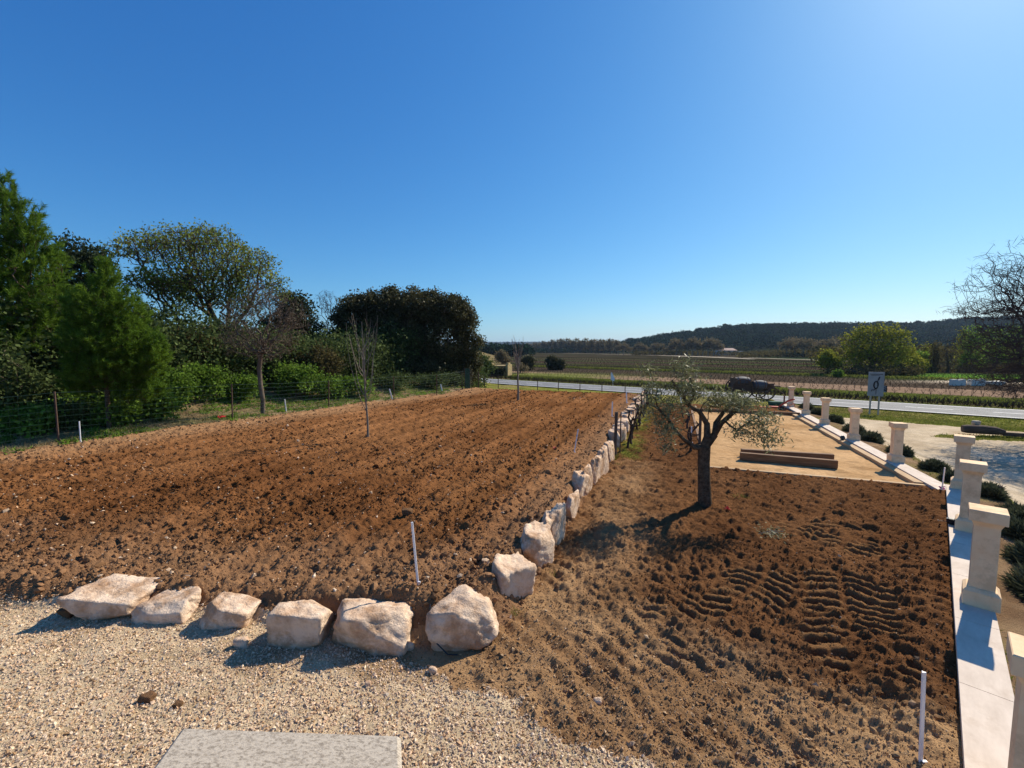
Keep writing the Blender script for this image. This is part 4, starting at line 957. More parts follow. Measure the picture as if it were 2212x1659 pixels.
def tree(name, label, cat, u, vb, d, ells, npts, lm, trunkm='bark', lv=None, tip=.006, rmax=None, kp=.25, step=.35, group=None, seedpath=None, shell=.4, jit=.14, seed=1, base=None, crown='crown', sag=0., ex=2.2, twigs=None):
    """lv = dict(n, sig, size, ...) leaf cloud per branch tip"""
    rs = np.random.default_rng(seed); p = PD(u, vb, d) if base is None else base; z0 = zat(p[0], p[1]); z0 = min(z0, p[2]) if base is None else p[2]
    p = np.array((p[0], p[1], z0)); E = E_img(ells, d) if ells and len(ells[0]) <= 6 and ells[0][0] > -1e4 and base is None else ells
    E = [(e[0] - p[0], e[1] - p[1], e[2] - p[2], *e[3:]) for e in E]
    P_ = ell_pts(E, npts, shell, rs); P_ = P_[P_[:, 2] > .12]
    if seedpath is None:
        zc = min(e[2] - e[5] * .55 for e in E); cx = np.mean([e[0] for e in E]); cy = np.mean([e[1] for e in E]); zc = max(zc, .35)
        seeds = [((0, 0, -.2), -1)]; k = 4
        for i in range(1, k + 1): f = i / k; seeds.append(((cx * f * f * .5 + rs.normal() * .04, cy * f * f * .5 + rs.normal() * .04, zc * f), i - 1, i == k))
    else: seeds = seedpath
    A, PR = grow(seeds, P_, step, kp, jit, sag, rs); r, tips = radii(A, PR, tip, ex, rmax)
    root = empty(name, tuple(p), 0, label, cat, group)
    V, Q = limbs(A, PR, r); mk('trunk', V, Q, M[trunkm], root, True)
    if twigs and (r < tip * 1.5).sum() > 60:
        V, T = leaves(A[r < tip * 1.5], rs=rs, **twigs); mk('twigs', V, T, M[trunkm], root, False)
    if lv:
        C = A[r < tip * lv.get('reach', 1.6)]; kw = {k: v for k, v in lv.items() if k in ('aspect', 'droop', 'up_', 'tri', 'outw')}
        if len(C) > lv.get('maxc', 10 ** 9): C = C[rs.permutation(len(C))[:lv['maxc']]]
        if lv.get('brush'):
            V, T = brushes(C, np.array((A[len(seeds) - 1][0], A[len(seeds) - 1][1], A[:, 2].mean())), lv['n'], lv['sig'], lv['size'], lv['wd'], rs); mk(crown, V, T, M[lm], root, False); return root
        cen = A[len(seeds) - 1] if lv.get('outw') else None
        V, T = leaves(C, lv['n'], lv['sig'], lv['size'], rs=rs, cen=cen, **kw); mk(crown, V, T, M[lm], root, False)
    return root
PINE = dict(brush=1, n=44, sig=.34, size=.13, wd=.016, reach=1.7)
# big pine at the left edge, second young pine
tree('pine_tree', 'large bright green pine at the left edge, tallest tree of the picture', 'pine', 22, 935, 14.5, [(8, 440, 30, 50), (22, 500, 62, 60), (35, 580, 88, 70), (50, 660, 98, 70), (40, 740, 115, 70), (10, 800, 90, 60), (-80, 640, 120, 190)], 3300, 'pine', lv=dict(PINE, n=72, sig=.38, size=.16, wd=.018, maxc=6000), tip=.008, rmax=.16, kp=.12, seed=3)
tree('pine_tree', 'young green pine with its lower trunk showing, right of the large pine', 'pine', 236, 925, 12.8, [(224, 612, 30, 40), (232, 680, 72, 60), (240, 745, 88, 60), (250, 800, 84, 45), (320, 775, 34, 45), (195, 820, 50, 40), (300, 850, 45, 25)], 2100, 'pine', 'bark', lv=dict(PINE, n=52, sig=.27, size=.12, maxc=3600), tip=.007, rmax=.06, kp=.12, seed=4, seedpath=[((0, 0, -.2), -1), ((0, 0, .6), 0), ((.02, 0, 1.2), 1, True), ((.0, 0, 1.9), 2), ((-.05, 0, 2.6), 3), ((-.08, 0, 3.3), 4), ((-.12, 0, 3.9), 5)])
tree('pine_tree', 'dark pine top rising behind between the two green pines', 'pine', 185, 880, 25, [(170, 560, 45, 48), (215, 565, 28, 38), (175, 640, 70, 70), (205, 720, 60, 60)], 700, 'pined', lv=dict(n=26, sig=.22, size=.22, aspect=.35, up_=.3, reach=1.7, maxc=2200), tip=.01, rmax=.2, seed=5)
# big oak in fresh leaf
tree('oak_tree', 'big spreading oak with dark crooked limbs and sparse yellow green new leaves', 'oak', 470, 860, 23, [(300, 540, 50, 32, 0, 1.1), (375, 525, 62, 34, 0, 1.3), (460, 525, 55, 38, 0, 1.3), (530, 570, 62, 40, 0, 1.2), (590, 620, 34, 34), (330, 610, 62, 30, -1), (300, 680, 40, 24, -1), (400, 640, 70, 50), (520, 640, 60, 50), (430, 600, 110, 50)], 3500, 'oak', lv=dict(n=6, sig=.17, size=.105, aspect=.8, reach=1.35, maxc=8000), tip=.0105, rmax=.34, kp=.35, step=.4, shell=.45, jit=.24, seed=6, twigs=dict(n=2, sig=.12, size=.32, aspect=.05, up_=.3),
     seedpath=[((0, 0, -.3), -1), ((-.1, 0, .8), 0), ((-.05, .1, 1.8), 1, True), ((-.9, 0, 2.7), 2), ((-1.7, -.2, 3.6), 3), ((-2.5, -.2, 4.3), 4), ((.2, .1, 2.8), 2), ((.1, .2, 3.9), 6), ((-.4, .2, 5.0), 7), ((.8, 0, 3.4), 6), ((1.5, .1, 4.4), 9), ((-1.5, .3, 2.9), 3), ((-2.6, .3, 3.3), 11)], ex=2.5)
tree('bare_tree', 'small bare brown tree with many fine twigs in front of the dark conifer', 'tree', 566, 862, 16, [(520, 690, 45, 55), (575, 650, 50, 50), (620, 690, 48, 52), (565, 740, 70, 40), (500, 740, 30, 30)], 2000, None, 'twig', None, .0052, .12, kp=.3, step=.25, seed=7, twigs=dict(n=3, sig=.06, size=.2, aspect=.05, up_=.5), shell=.6, ex=2.4)
tree('conifer', 'very dark conifer behind the small bare brown tree', 'conifer', 640, 850, 30, [(638, 675, 38, 42), (665, 720, 32, 50), (610, 720, 45, 50), (640, 780, 60, 50)], 700, 'pined', lv=dict(n=24, sig=.24, size=.22, aspect=.5, reach=1.8, maxc=2400), tip=.012, rmax=.2, seed=8)
tree('bare_tree', 'pale bare tree against the sky between the conifer and the holm oak', 'tree', 722, 850, 33, [(705, 660, 24, 38), (730, 680, 26, 40), (700, 710, 22, 30)], 420, None, 'twigd', None, .008, .14, kp=.35, step=.45, seed=9, twigs=dict(n=3, sig=.1, size=.4, aspect=.04, up_=.5), shell=.6, ex=2.4)
tree('holm_oak', 'huge dense dark holm oak with a rounded crown at the end of the tree line', 'holm oak', 880, 850, 31, [(775, 690, 50, 52, 0, 1.), (835, 672, 60, 40), (900, 668, 62, 38), (965, 680, 55, 42), (1000, 700, 28, 50), (770, 760, 62, 62), (860, 740, 80, 80), (940, 745, 75, 75), (990, 775, 40, 50), (1025, 785, 16, 18), (880, 805, 125, 45), (960, 810, 70, 30), (800, 640, 14, 12), (845, 632, 16, 12), (890, 634, 13, 13), (935, 640, 16, 12), (985, 655, 14, 12), (1018, 690, 14, 14), (1030, 735, 16, 12), (760, 655, 14, 14), (735, 690, 16, 14)], 4400, 'holm', lv=dict(n=40, sig=.2, size=.14, aspect=.75, reach=1.8, maxc=8500), tip=.012, rmax=.35, step=.45, shell=.3, seed=10)
tree('holm_oak', 'small green tree low at the right foot of the huge holm oak', 'tree', 1045, 815, 48, [(1040, 785, 18, 20), (1050, 795, 14, 14), (1026, 796, 20, 14)], 160, 'darkbush', lv=dict(n=30, sig=.25, size=.2, aspect=.7, reach=2), tip=.015, seed=11)
# olive tree
def Oi(u, v, dy=0): q = PD(u, v, 7.55 + dy); b = PZ(1523, 1098, 0.02); return (q[0] - b[0], q[1] - b[1], q[2] - b[2])
ob = PZ(1523, 1098, .02)
sp = [(Oi(1523, 1112), -1), (Oi(1521, 1050), 0), (Oi(1520, 1000), 1), (Oi(1521, 968), 2), (Oi(1500, 966), 3), (Oi(1478, 950), 4), (Oi(1455, 925), 5, False), (Oi(1443, 905, -.1), 6), (Oi(1528, 945), 3), (Oi(1527, 915, .1), 8), (Oi(1512, 890, .1), 9), (Oi(1488, 876, .15), 10), (Oi(1470, 850, .2), 11), (Oi(1452, 822, .2), 12), (Oi(1543, 940), 3), (Oi(1560, 912, -.1), 14), (Oi(1590, 885, -.15), 15), (Oi(1612, 868, -.2), 16), (Oi(1545, 915, .3), 14), (Oi(1570, 880, .35), 18), (Oi(1590, 850, .4), 19), (Oi(1420, 880, -.1), 7), (Oi(1395, 870, 0), 21), (Oi(1500, 850, .1), 11), (Oi(1490, 815, .1), 23)]
sp = [(s[0], s[1], i == 7) for i, s in enumerate(sp)]
Eo = []
for (u, v, ru, rv, dy) in [(1398, 800, 18, 22, .1), (1412, 835, 28, 25, 0), (1418, 880, 36, 38, -.1), (1440, 925, 32, 30, -.2), (1475, 800, 34, 28, .1), (1478, 845, 42, 26, .1), (1505, 840, 30, 25, -.2), (1570, 862, 42, 28, .1), (1600, 875, 45, 28, -.3), (1640, 905, 42, 30, -.4), (1655, 945, 38, 26, -.5), (1600, 930, 34, 22, -.4), (1540, 875, 26, 20, .4), (1440, 960, 20, 16, -.3), (1460, 880, 30, 25, .2)]:
    q = PD(u, v, 7.55 + dy); k = (7.55 + dy) / F; Eo.append((q[0], q[1], q[2], ru * k * .95, ru * k * .95, rv * k * .95))
rs_ = np.random.default_rng(21); P_ = ell_pts([(e[0] - ob[0], e[1] - ob[1], e[2] - ob[2], *e[3:]) for e in Eo], 620, .5, rs_)
A, PR = grow(sp, P_, .09, .2, .16, .15, rs_); r, tips = radii(A, PR, .0022, 1.78)
r = np.maximum(r, .0016); r[:4] = [.125, .108, .10, .105]
for i in range(4, len(sp)): r[i] = max(r[i], .022)
for i, v_ in {4: .046, 5: .036, 6: .028, 8: .066, 9: .05, 10: .042, 11: .03, 14: .06, 15: .045, 16: .036, 18: .042, 19: .034}.items(): r[i] = v_
root = empty('olive_tree', ob, 0, 'olive tree with a stout dark trunk and sparse silvery leaves in the garden soil', 'olive tree')
V, Q = limbs(A, PR, r); mk('trunk', V, Q, M['bark'], root, True)
thin = A[r < .0075]; print('OLIVE', len(thin)); V, T = leaves(thin, 10, .066, .074, .23, droop=.3, rs=rs_); mk('crown', V, T, M['olive'], root)
# saplings
def sapling(u, vb, vt, label, d=None, spread=45, seed=1, z=.35, low=.28):
    p = None; zz = z
    for _ in range(3): p = PZ(u, vb, zz); zz = zat(p[0], p[1])
    H = PD(u, vt, p[1])[2] - zz; root = empty('sapling', p, 0, label, 'sapling', 'leafless saplings in the ploughed field'); r_ = random.Random(seed)
    lean = (0 if u > 900 else -.02) * H; top = H * .68
    k = p[1] / F; rad = 4.6 * k * .5 if u < 900 else .05
    m = MB(); pts = [(lean * f + .012 * math.sin(f * 9), 0, top * f - .05 * (f == 0)) for f in np.linspace(0, 1, 9)]; m.tube(pts, [rad * 1.25] + [rad * (1 - .6 * f) for f in np.linspace(.05, 1, 8)], 8); m.build('trunk', M['barkp'], root, True)
    m = MB()
    for i in range(17):
        f = low + (1 - low) * (i / 16) ** .9; b0 = np.array((lean * f, 0, top * f)); a = r_.uniform(0, 6.28); s = spread * k * r_.uniform(.35, 1.1) * (1.15 - .5 * f)
        hgt = (H - top * f) * r_.uniform(.45, .95); pp = [b0]
        for j in range(1, 6):
            g = j / 5; pp.append(b0 + np.array((math.cos(a) * s * g ** .7, math.sin(a) * s * g ** .7, hgt * g ** 1.3)) + np.array((r_.gauss(0, .02), r_.gauss(0, .02), 0)))
        m.tube(pp, [max(.0045, rad * .42 * (1 - .16 * j)) for j in range(6)], 4)
        for _ in range(2):
            j = r_.randint(2, 4); q = np.array(pp[j]); e = np.array((r_.uniform(-.5, .5), r_.uniform(-.5, .5), 1.)) * r_.uniform(.1, .3); m.tube([q, q + e * .5, q + e], [.004, .003, .002], 3)
    m.build('branch', M['barkp'], root); return root
sapling(795, 941, 668, 'taller bare sapling with a pale straight trunk in the middle of the field', seed=5)
sapling(1119, 866, 722, 'distant bare sapling near the far edge of the field', seed=8, spread=26, low=.5)

# shrubs behind the fence
def shrub(u, v, ru, rv, d, mt, label, seed, n=170, name='shrub', leaf=None, tw='twig', grp='shrubs behind the left fence'):
    lf = dict(n=24, sig=.17, size=.095, aspect=.75, reach=1.7, maxc=int(n * 4))
    if leaf: lf.update(leaf)
    q = PD(u, v, d); zb = zat(q[0], q[1]); k = d / F
    top = PD(u, v - rv, d)[2]; c = (zb + top) / 2; hz = (top - zb) / 2 * 1.05
    rr = random.Random(seed); EE = [(q[0], q[1], c * .9, ru * k * .75, ru * k * .65, hz * .85)] + [(q[0] + rr.uniform(-.75, .75) * ru * k, q[1] + rr.uniform(-.4, .4) * ru * k, zb + (top - zb) * rr.uniform(.25, .78), ru * k * rr.uniform(.25, .5), ru * k * .4, hz * rr.uniform(.25, .5)) for _ in range(9)]
    tg = dict(n=1, sig=.18, size=.42, aspect=.03, up_=1.2) if n >= 270 else None
    return tree(name, label, 'shrub', u, v + rv, d, EE, n, mt, tw, lf, .005, .05, kp=.2, step=.25, group=grp, seed=seed, base=(q[0], q[1], zb), crown='foliage', shell=.7, twigs=tg)
SH = [(40, 850, 90, 75, 13.2, 'darkbush', 'dark bush below the large pine at the left edge', 260, None),
 (120, 870, 50, 60, 14.0, 'darkbush', 'dark blue green bush right of the one under the large pine', 200, None),
 (190, 890, 40, 40, 13.6, 'bush', 'low leafy bush left of the young pine trunk', 150, None),
 (300, 850, 48, 58, 14.6, 'bush', 'bright leafy bush right of the young pine trunk', 230, None),
 (370, 850, 42, 52, 15.6, 'bush', 'bright leafy bush below the left limbs of the oak', 200, None),
 (400, 770, 58, 80, 19, 'scrub', 'tall brown green thicket under the left limbs of the oak', 330, dict(n=12, size=.10)),
 (330, 760, 40, 70, 20, 'scrub', 'brown green thicket between the young pine and the oak', 240, dict(n=14, size=.10)),
 (445, 835, 44, 50, 17, 'bush', 'leafy green bush under the oak trunk', 200, None),
 (480, 760, 55, 80, 21, 'scrub', 'brown twiggy thicket in front of the oak trunk', 330, dict(n=9, size=.10)),
 (515, 840, 38, 40, 18, 'bush', 'low leafy bush left of the small bare tree', 170, None),
 (640, 830, 52, 44, 20, 'bush', 'green bush right of the small bare tree trunk', 230, None),
 (610, 770, 48, 60, 22, 'scrub', 'brown green scrub behind the small bare tree', 260, dict(n=10, size=.1)),
 (690, 800, 48, 72, 22, 'scrub', 'tall olive brown scrub left of the holm oak', 300, dict(n=16, size=.1)),
 (700, 842, 42, 34, 20.5, 'bush', 'low green bush left of the field sapling', 170, None),
 (765, 845, 40, 30, 21.5, 'bush', 'low green bush behind the field sapling', 160, None),
 (840, 838, 50, 30, 24, 'darkbush', 'dark ivy bush at the foot of the holm oak, left part', 180, None),
 (925, 832, 50, 28, 26, 'darkbush', 'dark ivy bush at the foot of the holm oak, right part', 180, None),
 (985, 828, 28, 22, 28, 'darkbush', 'small dark bush by the green netting', 120, None),
 (70, 905, 40, 30, 11.9, 'bush', 'low green weeds bush behind the nearest fence post', 130, None),
 (250, 885, 46, 34, 13.2, 'bush', 'low leafy bush right of the young pine trunk at the fence', 150, None),
 (345, 875, 40, 30, 14.3, 'bush', 'low leafy bush by the fence, left of the third fence post', 140, None),
 (150, 900, 44, 34, 12.6, 'darkbush', 'low dark bush left of the young pine trunk at the fence', 140, None),
 (150, 800, 45, 90, 14.6, 'darkbush', 'tall green bush between the large pine and the young pine', 280, None),
 (-60, 800, 120, 110, 12.5, 'darkbush', 'dark bush cut off by the left picture edge', 300, None)]
for i, (u, v, ru, rv, d, mt, lb, n, lf) in enumerate(SH): shrub(u, v, ru, rv, d, mt, lb, 100 + i, n, leaf=lf)
shrub(1315, 1012, 14, 26, 10.6, 'bush', 'bright green weed clump at the foot of the boulders', 140, 60, 'weed', dict(n=14, sig=.035, size=.05), 'grassb', None)

# ------------------------------------------------------------------ lavender, grasses
def clump(x, y, rx, ry, h, n, label, seed, mt='lav', name='lavender_bush', rot=0., bl=.16, wdt=.045):
    rs = np.random.default_rng(seed); z = zat(x, y); th = rs.uniform(0, 6.283, n); ph = np.arccos(rs.uniform(0.0, 1, n)); rr = rs.uniform(.55, 1.03, n)
    d = np.stack([np.sin(ph) * np.cos(th), np.sin(ph) * np.sin(th), np.cos(ph)], -1); lump = 1 + .18 * np.sin(th * 3 + seed) * np.sin(ph * 2)
    c = d * rr[:, None] * lump[:, None] * np.array((rx, ry, h)); t = d * np.array((1, 1, 1.3)) + rs.normal(size=(n, 3)) * .45; t /= np.linalg.norm(t, axis=1)[:, None]
    s = np.cross(t, rs.normal(size=(n, 3))); s /= np.linalg.norm(s, axis=1)[:, None]; L_ = bl * rs.uniform(.5, 1.3, (n, 1))
    V = np.stack([c - s * L_ * wdt * 3, c + s * L_ * wdt * 3, c + t * L_], 1).reshape(-1, 3); Vc = np.array(Matrix.Rotation(rot, 3, 'Z'))
    root = empty(name, (x, y, z - .03), 0, label, 'bush', 'dark lavender bushes outside the wall')
    mk('foliage', V @ Vc.T, np.arange(3 * n).reshape(-1, 3), M[mt], root)
    bv, bt = ICO1; k = 1 + .2 * fbm(bv[:, 0] * 3, bv[:, 1] * 3 + bv[:, 2] * 2, 2, seed)[:, None]; mk('stems', (bv * k * np.array((rx, ry, h)) * .72) @ Vc.T, bt, M['twigd'], root)
LV = [((10.6, 11.9), 'left of the nearest sand court pillar'), ((9.95, 10.2), 'right behind the nearest sand court pillar'), ((9.5, 9.2), 'between the nearest sand court pillar and the wall corner'), ((9.25, 8.4), 'small, left of the wall corner'),
      ((11.2, 13.6), 'beside the second sand court pillar'), ((11.75, 15.0), 'between the second and third sand court pillar'), ((12.7, 17.2), 'right of the third sand court pillar'), ((13.5, 19.2), 'right of the fourth sand court pillar'), ((14.2, 21.0), 'beside the farthest pillar'),
      ((7.75, 6.35), 'right of the floodlight pillar, large'), ((6.9, 5.45), 'right of the second nearest pillar cap'), ((6.1, 4.75), 'right of the second nearest pillar shaft'), ((8.35, 7.0), 'at the plough, right of the wall corner pillar')]
for i, ((x, y), lb) in enumerate(LV):
    rr = .36 if y < 8 else .26; clump(x + (.12 if y > 8 else .12), y, rr, rr * 1.15, .27 if y < 8 else .24, 6500 if y < 8 else 3400, 'dark green lavender bush ' + lb, 60 + i, rot=-TH, bl=.10 if y < 12 else .13)
def tufts(name, P_, n, h, sp, mt, label, lean=.5, wd=.012):
    N = len(P_) * n; c = np.repeat(P_, n, 0) + np.concatenate([rng.normal(size=(N, 2)) * sp, np.zeros((N, 1))], 1)
    t = rng.normal(size=(N, 3)) * lean; t[:, 2] = 1; t /= np.linalg.norm(t, axis=1)[:, None]; s = np.cross(t, rng.normal(size=(N, 3))); s /= np.linalg.norm(s, axis=1)[:, None]
    L_ = h * rng.uniform(.4, 1.3, (N, 1)); W_ = np.asarray(wd) * np.ones((N, 1)) if np.ndim(wd) == 0 else np.repeat(wd, n)[:, None]
    V = np.stack([c - s * W_ / 2, c + s * W_ / 2, c + t * L_], 1).reshape(-1, 3)
    o = mk(name, V, np.arange(3 * N).reshape(-1, 3), M[mt]); return tag(o, label, None, None, 'stuff')
def pts_where(n, test, Y0, Y1, tm=1.35):
    x, y = fanpts(n, Y0, Y1, tm); m = test(x, y); x, y = x[m], y[m]; return np.stack([x, y, height(x, y) - .01], -1)
P_ = pts_where(60000, lambda x, y: (region(x, y) == 7) & (np.interp(y, FY, FX) - x < 2.6) & (fbm(x, y, 3, 300) > -.25), 8, 30)
tufts('dry_grass', P_[:22000], 6, .15, .05, 'drygrass', 'dry straw grass along the foot of the left fence', .8, .012)
P_ = pts_where(60000, lambda x, y: (region(x, y) == 7) & (fbm(x * .8, y * .8, 3, 301) > -.05), 9, 34)
tufts('ground_ivy', P_[:15000], 8, .12, .09, 'bush', 'low green ivy and weeds on the wooded bank', 1.2, .05)
P_ = pts_where(120000, lambda x, y: (region(x, y) == 5) & (wout(x, y) > 0), 10, 46)
tufts('verge_grass', P_[:26000], 4, .10, .06, 'grassb', 'short yellow green grass of the road verge', .7, .03)
P_ = pts_where(60000, lambda x, y: (region(x, y) == 8) & (fbm(x * 1.2, y * 1.2, 3, 302) > .0), 3.5, 24)
tufts('strip_grass', P_[:6000], 5, .06, .04, 'grassb', 'patchy weeds on the planting strip outside the wall', .9, .012)
P_ = pts_where(50000, lambda x, y: (ab(x, y)[0] > 10.5) & (ab(x, y)[0] < 24) & (np.abs(ab(x, y)[1] - B0 - .5) < .3) & (fbm(x * 2, y * 2, 2, 303) > -.1), 9, 25, .6)
tufts('vine_row_grass', P_[:2600], 6, .07, .04, 'grassb', 'yellow green weeds under the old vines', .9, .012)
for (u, v, s, lb) in [(1108, 1325, .05, 'small green grass tuft at the tall white boulder'), (1190, 1243, .04, 'little grass tuft below the orange stained boulder'), (1598, 1078, .08, 'sparse green weeds at the olive tree foot')]:
    p = PZ(u, v, .01); o = tufts('grass_tuft', np.array([[p[0], p[1], zat(p[0], p[1]) - .01]]), 70, .07, s, 'grassb', lb, .9, .006); del o['kind']; tag(o, None, 'grass tuft')
p = PZ(1665, 1158, .02); c0 = np.array([(p[0], p[1], zat(p[0], p[1]) + .05)]); V, T = leaves(c0, 260, .10, .06, .2, rs=np.random.default_rng(4)); V[:, 2] = c0[0, 2] + (V[:, 2] - c0[0, 2]) * .45
e = empty('pruned_branch', tuple(c0[0]), 0, 'cut olive twigs with silvery leaves lying on the soil', 'branch'); mk('leaves', V - c0[0], T, M['olive'], e)
m = MB(); m.tube([(-.2, -.03, .0), (0, 0, .03), (.22, .05, .0)], .006, 5); m.tube([(0, 0, .03), (.1, -.1, .02)], .004, 4); m.build('stem', M['barkp'], e)

# ------------------------------------------------------------------ vineyards beyond the road
def vrow(q, s0, s1, sp, h, name, green, label, mt='vine', th=.03, clus=3):
    s = np.arange(s0, s1, sp) + rng.uniform(-.2, .2, len(np.arange(s0, s1, sp))) * sp; N = len(s); P0 = RN[None] * (q + rng.normal(size=(N, 1)) * .06) + RT[None] * s[:, None]
    z = -1.2; V = []; k = clus
    c = np.repeat(np.concatenate([P0, np.full((N, 1), z)], 1), k, 0); n = len(c)
    b = c + np.concatenate([rng.normal(size=(n, 2)) * .18, h * rng.uniform(.5, 1.1, (n, 1))], 1); r_ = np.array((RT[0], RT[1], 0)) * th
    V = np.stack([c - r_, c + r_, b + r_ * .8, b - r_ * .8], 1).reshape(-1, 3); Q = np.arange(4 * n).reshape(-1, 4)
    o2 = np.array((RN[0], RN[1], 0)) * th; V2 = np.stack([c - o2, c + o2, b + o2 * .8, b - o2 * .8], 1).reshape(-1, 3)
    return np.vstack([V, V2]), np.vstack([Q, Q + len(V)])
def rows(qs_, s0, s1, sp, h, name, label, mt='vine', th=.03, clus=3):
    Vs, Qs, n = [], [], 0
    for q in qs_:
        V, Q = vrow(q, s0, s1, sp, h, name, None, None, mt, th, clus); Vs.append(V); Qs.append(Q + n); n += len(V)
    o = mk(name, np.vstack(Vs), np.vstack(Qs), M[mt]); return tag(o, label, None, None, 'stuff')
M['vinef'] = mat('distant vine wood', (.06, .042, .032), .95, col2=(.14, .095, .07), scale=2, spec=.05)
M['vined'] = mat('dark vine wood', (.035, .028, .02), .95, col2=(.06, .048, .03), scale=2, spec=.05)
rows([43.3, 45.2], -70, 110, .26, .44, 'roadside_vines', 'leafless brown vines in the first rows beyond the road', 'vinef', .016, 9)
rows([52.8, 56.5, 60.2], -80, 130, .6, .42, 'second_vines', 'thin vine stakes standing on the pinkish strip', 'vinef', .012, 4)
rows(list(np.arange(62.5, 112, 2.3)), -70, 160, .5, .32, 'far_vines', 'dark vine rows of the wide field', 'vined', .02, 2)
rows(list(np.arange(112, 170, 4.)), -60, 220, 1.1, .3, 'farthest_vines', 'farthest dark vine rows before the farm track', 'vined', .05, 2)
def strip_pts(n, q0, q1, s0, s1):
    q = rng.uniform(q0, q1, n); s = rng.uniform(s0, s1, n); x = RN[0] * q + RT[0] * s; y = RN[1] * q + RT[1] * s; return np.stack([x, y, height(x, y, False)], -1)
tufts('green_strip_grass', strip_pts(26000, 45.8, 52, -60, 90), 3, .17, .2, 'grassb', 'fresh green grass between the vine rows', .6, .09)
tufts('roadside_grass', strip_pts(9000, 41, 43, -60, 90), 4, .16, .15, 'grassb', 'grass on the far road side', .6, .05)
tufts('field_edge_grass', strip_pts(6000, 79, 81.5, -60, 120), 3, .35, .3, 'grassb', 'green line of grass across the dark vines', .6, .2)

# ------------------------------------------------------------------ farther trees, hut, house
def ftree(name, label, cat, u, vb, d, L_, npts, lm, trunkm='twigd', n=12, sig=.5, size=.4, tip=.02, asp=.7, seed=1, group=None, zb=None, **kw):
    return tree(name, label, cat, u, vb, d, L_, npts, lm, trunkm, dict(n=n, sig=sig, size=size, aspect=asp, reach=1.8, maxc=npts * 3) if lm else None, tip, None, seed=seed, group=group, step=kw.pop('step', .9), **kw)
S = lambda l: [tuple(k / 1.1573 for k in e[:4]) + tuple(e[4:]) for e in l]      # source pixels to the survey grid
ftree('willow', 'broad yellow green tree clump, main dome right of the field', 'tree', D(2170), D(940), 70, S([(2128, 855, 20, 28), (2158, 838, 24, 26), (2196, 830, 24, 20), (2226, 842, 26, 30), (2254, 858, 22, 36), (2145, 892, 42, 30), (2228, 895, 50, 28), (2185, 875, 50, 30)]), 1500, 'spring', 'bark', 6, .38, .30, .018, seed=31, kp=.2)
ftree('willow', 'small yellowish round tree at the left foot of the broad clump', 'tree', D(2067), D(937), 68, S([(2067, 900, 21, 24), (2085, 910, 16, 18)]), 260, 'spring', 'bark', 14, .3, .26, .016, seed=32)
ftree('willow', 'green tree filling the right side of the broad clump', 'tree', D(2268), D(940), 74, S([(2262, 895, 26, 34), (2290, 915, 20, 22)]), 300, 'spring', 'bark', 10, .35, .3, .018, seed=33)
ftree('willow', 'low pale green bush with an arched crown right of the clump', 'tree', D(2298), D(938), 78, S([(2300, 892, 18, 16), (2300, 915, 20, 18)]), 200, 'bush', 'bark', 9, .3, .3, .016, seed=34)
for i, (u, w_, top, dd, lb) in enumerate([(2316, 9, 862, 80, 'thin upright spring tree, first right of the arched bush'), (2338, 10, 855, 76, 'thin upright spring tree, second right of the arched bush'), (2371, 20, 858, 74, 'bare dark forked tree behind the white blocks'), (2408, 18, 820, 82, 'tall slim green tree left of the big bare tree'), (2430, 22, 818, 79, 'tall leafy tree beside the big bare tree'), (2480, 30, 822, 84, 'green tree behind the drooping bare branches'), (2540, 36, 815, 86, 'green tree at the right edge behind the bare branches')]):
    ftree('riverside_tree', lb, 'tree', D(u), D(944), dd, S([(u, (top + 905) / 2, w_, (905 - top) / 2 + 4), (u, 905, w_ * 1.1, 25)]), 190 + w_ * 5, None if i == 2 else ('spring' if i in (0, 3) else 'scrub' if i == 1 else 'bush'), 'bark', 4 if i < 4 else 9, .35, .28, .022, seed=40 + i, group='slim trees along the far stream')
shrub(D(2095), D(936), 7, 8, 62, 'bush', 'bright green round bush in front of the yellow green clump', 160, 70, 'bush', dict(n=16, sig=.25, size=.22), 'twigd', None)
ftree('bush_tree', 'low dark hedge trees under the yellow green clump', 'hedge', D(2180), D(945), 66, S([(2100, 930, 40, 10), (2180, 928, 60, 12), (2260, 928, 50, 12)]), 300, 'scrub', 'twigd', 12, .35, .28, .018, seed=52)
ftree('bush_tree', 'dark thicket under the slim stream trees', 'hedge', D(2400), D(945), 76, S([(2320, 930, 40, 14), (2400, 928, 60, 16), (2500, 926, 60, 18), (2570, 920, 40, 20)]), 420, 'scrub', 'twigd', 12, .4, .3, .018, seed=53)
# round field bushes
ftree('field_bush', 'dark round bush in the field, left of the pair', 'bush', D(1320), D(935), 82, S([(1320, 903, 12, 11), (1320, 912, 10, 10)]), 160, 'holm', 'twigd', 40, .3, .3, .02, seed=55)
ftree('field_bush', 'larger dark bush of the pair in the field', 'bush', D(1382), D(925), 84, S([(1380, 905, 13, 12), (1386, 914, 12, 9)]), 180, 'holm', 'twigd', 40, .3, .3, .02, seed=56)
ftree('field_bush', 'smaller dark bush at the right of the pair in the field', 'bush', D(1402), D(925), 83, S([(1401, 911, 8, 11)]), 120, 'holm', 'twigd', 40, .25, .3, .02, seed=57)
ftree('pale_tree', 'pale budding tree behind the ruined hut', 'tree', D(1255), D(915), 88, S([(1252, 892, 14, 15), (1262, 900, 12, 10)]), 260, 'brownt', 'twigd', 14, .3, .26, .02, seed=58)
ftree('pale_tree', 'brown twiggy bush right of the ruined hut', 'bush', D(1300), D(930), 72, S([(1296, 918, 12, 9), (1312, 922, 10, 7)]), 160, 'brownt', 'twigd', 6, .3, .2, .016, seed=59)
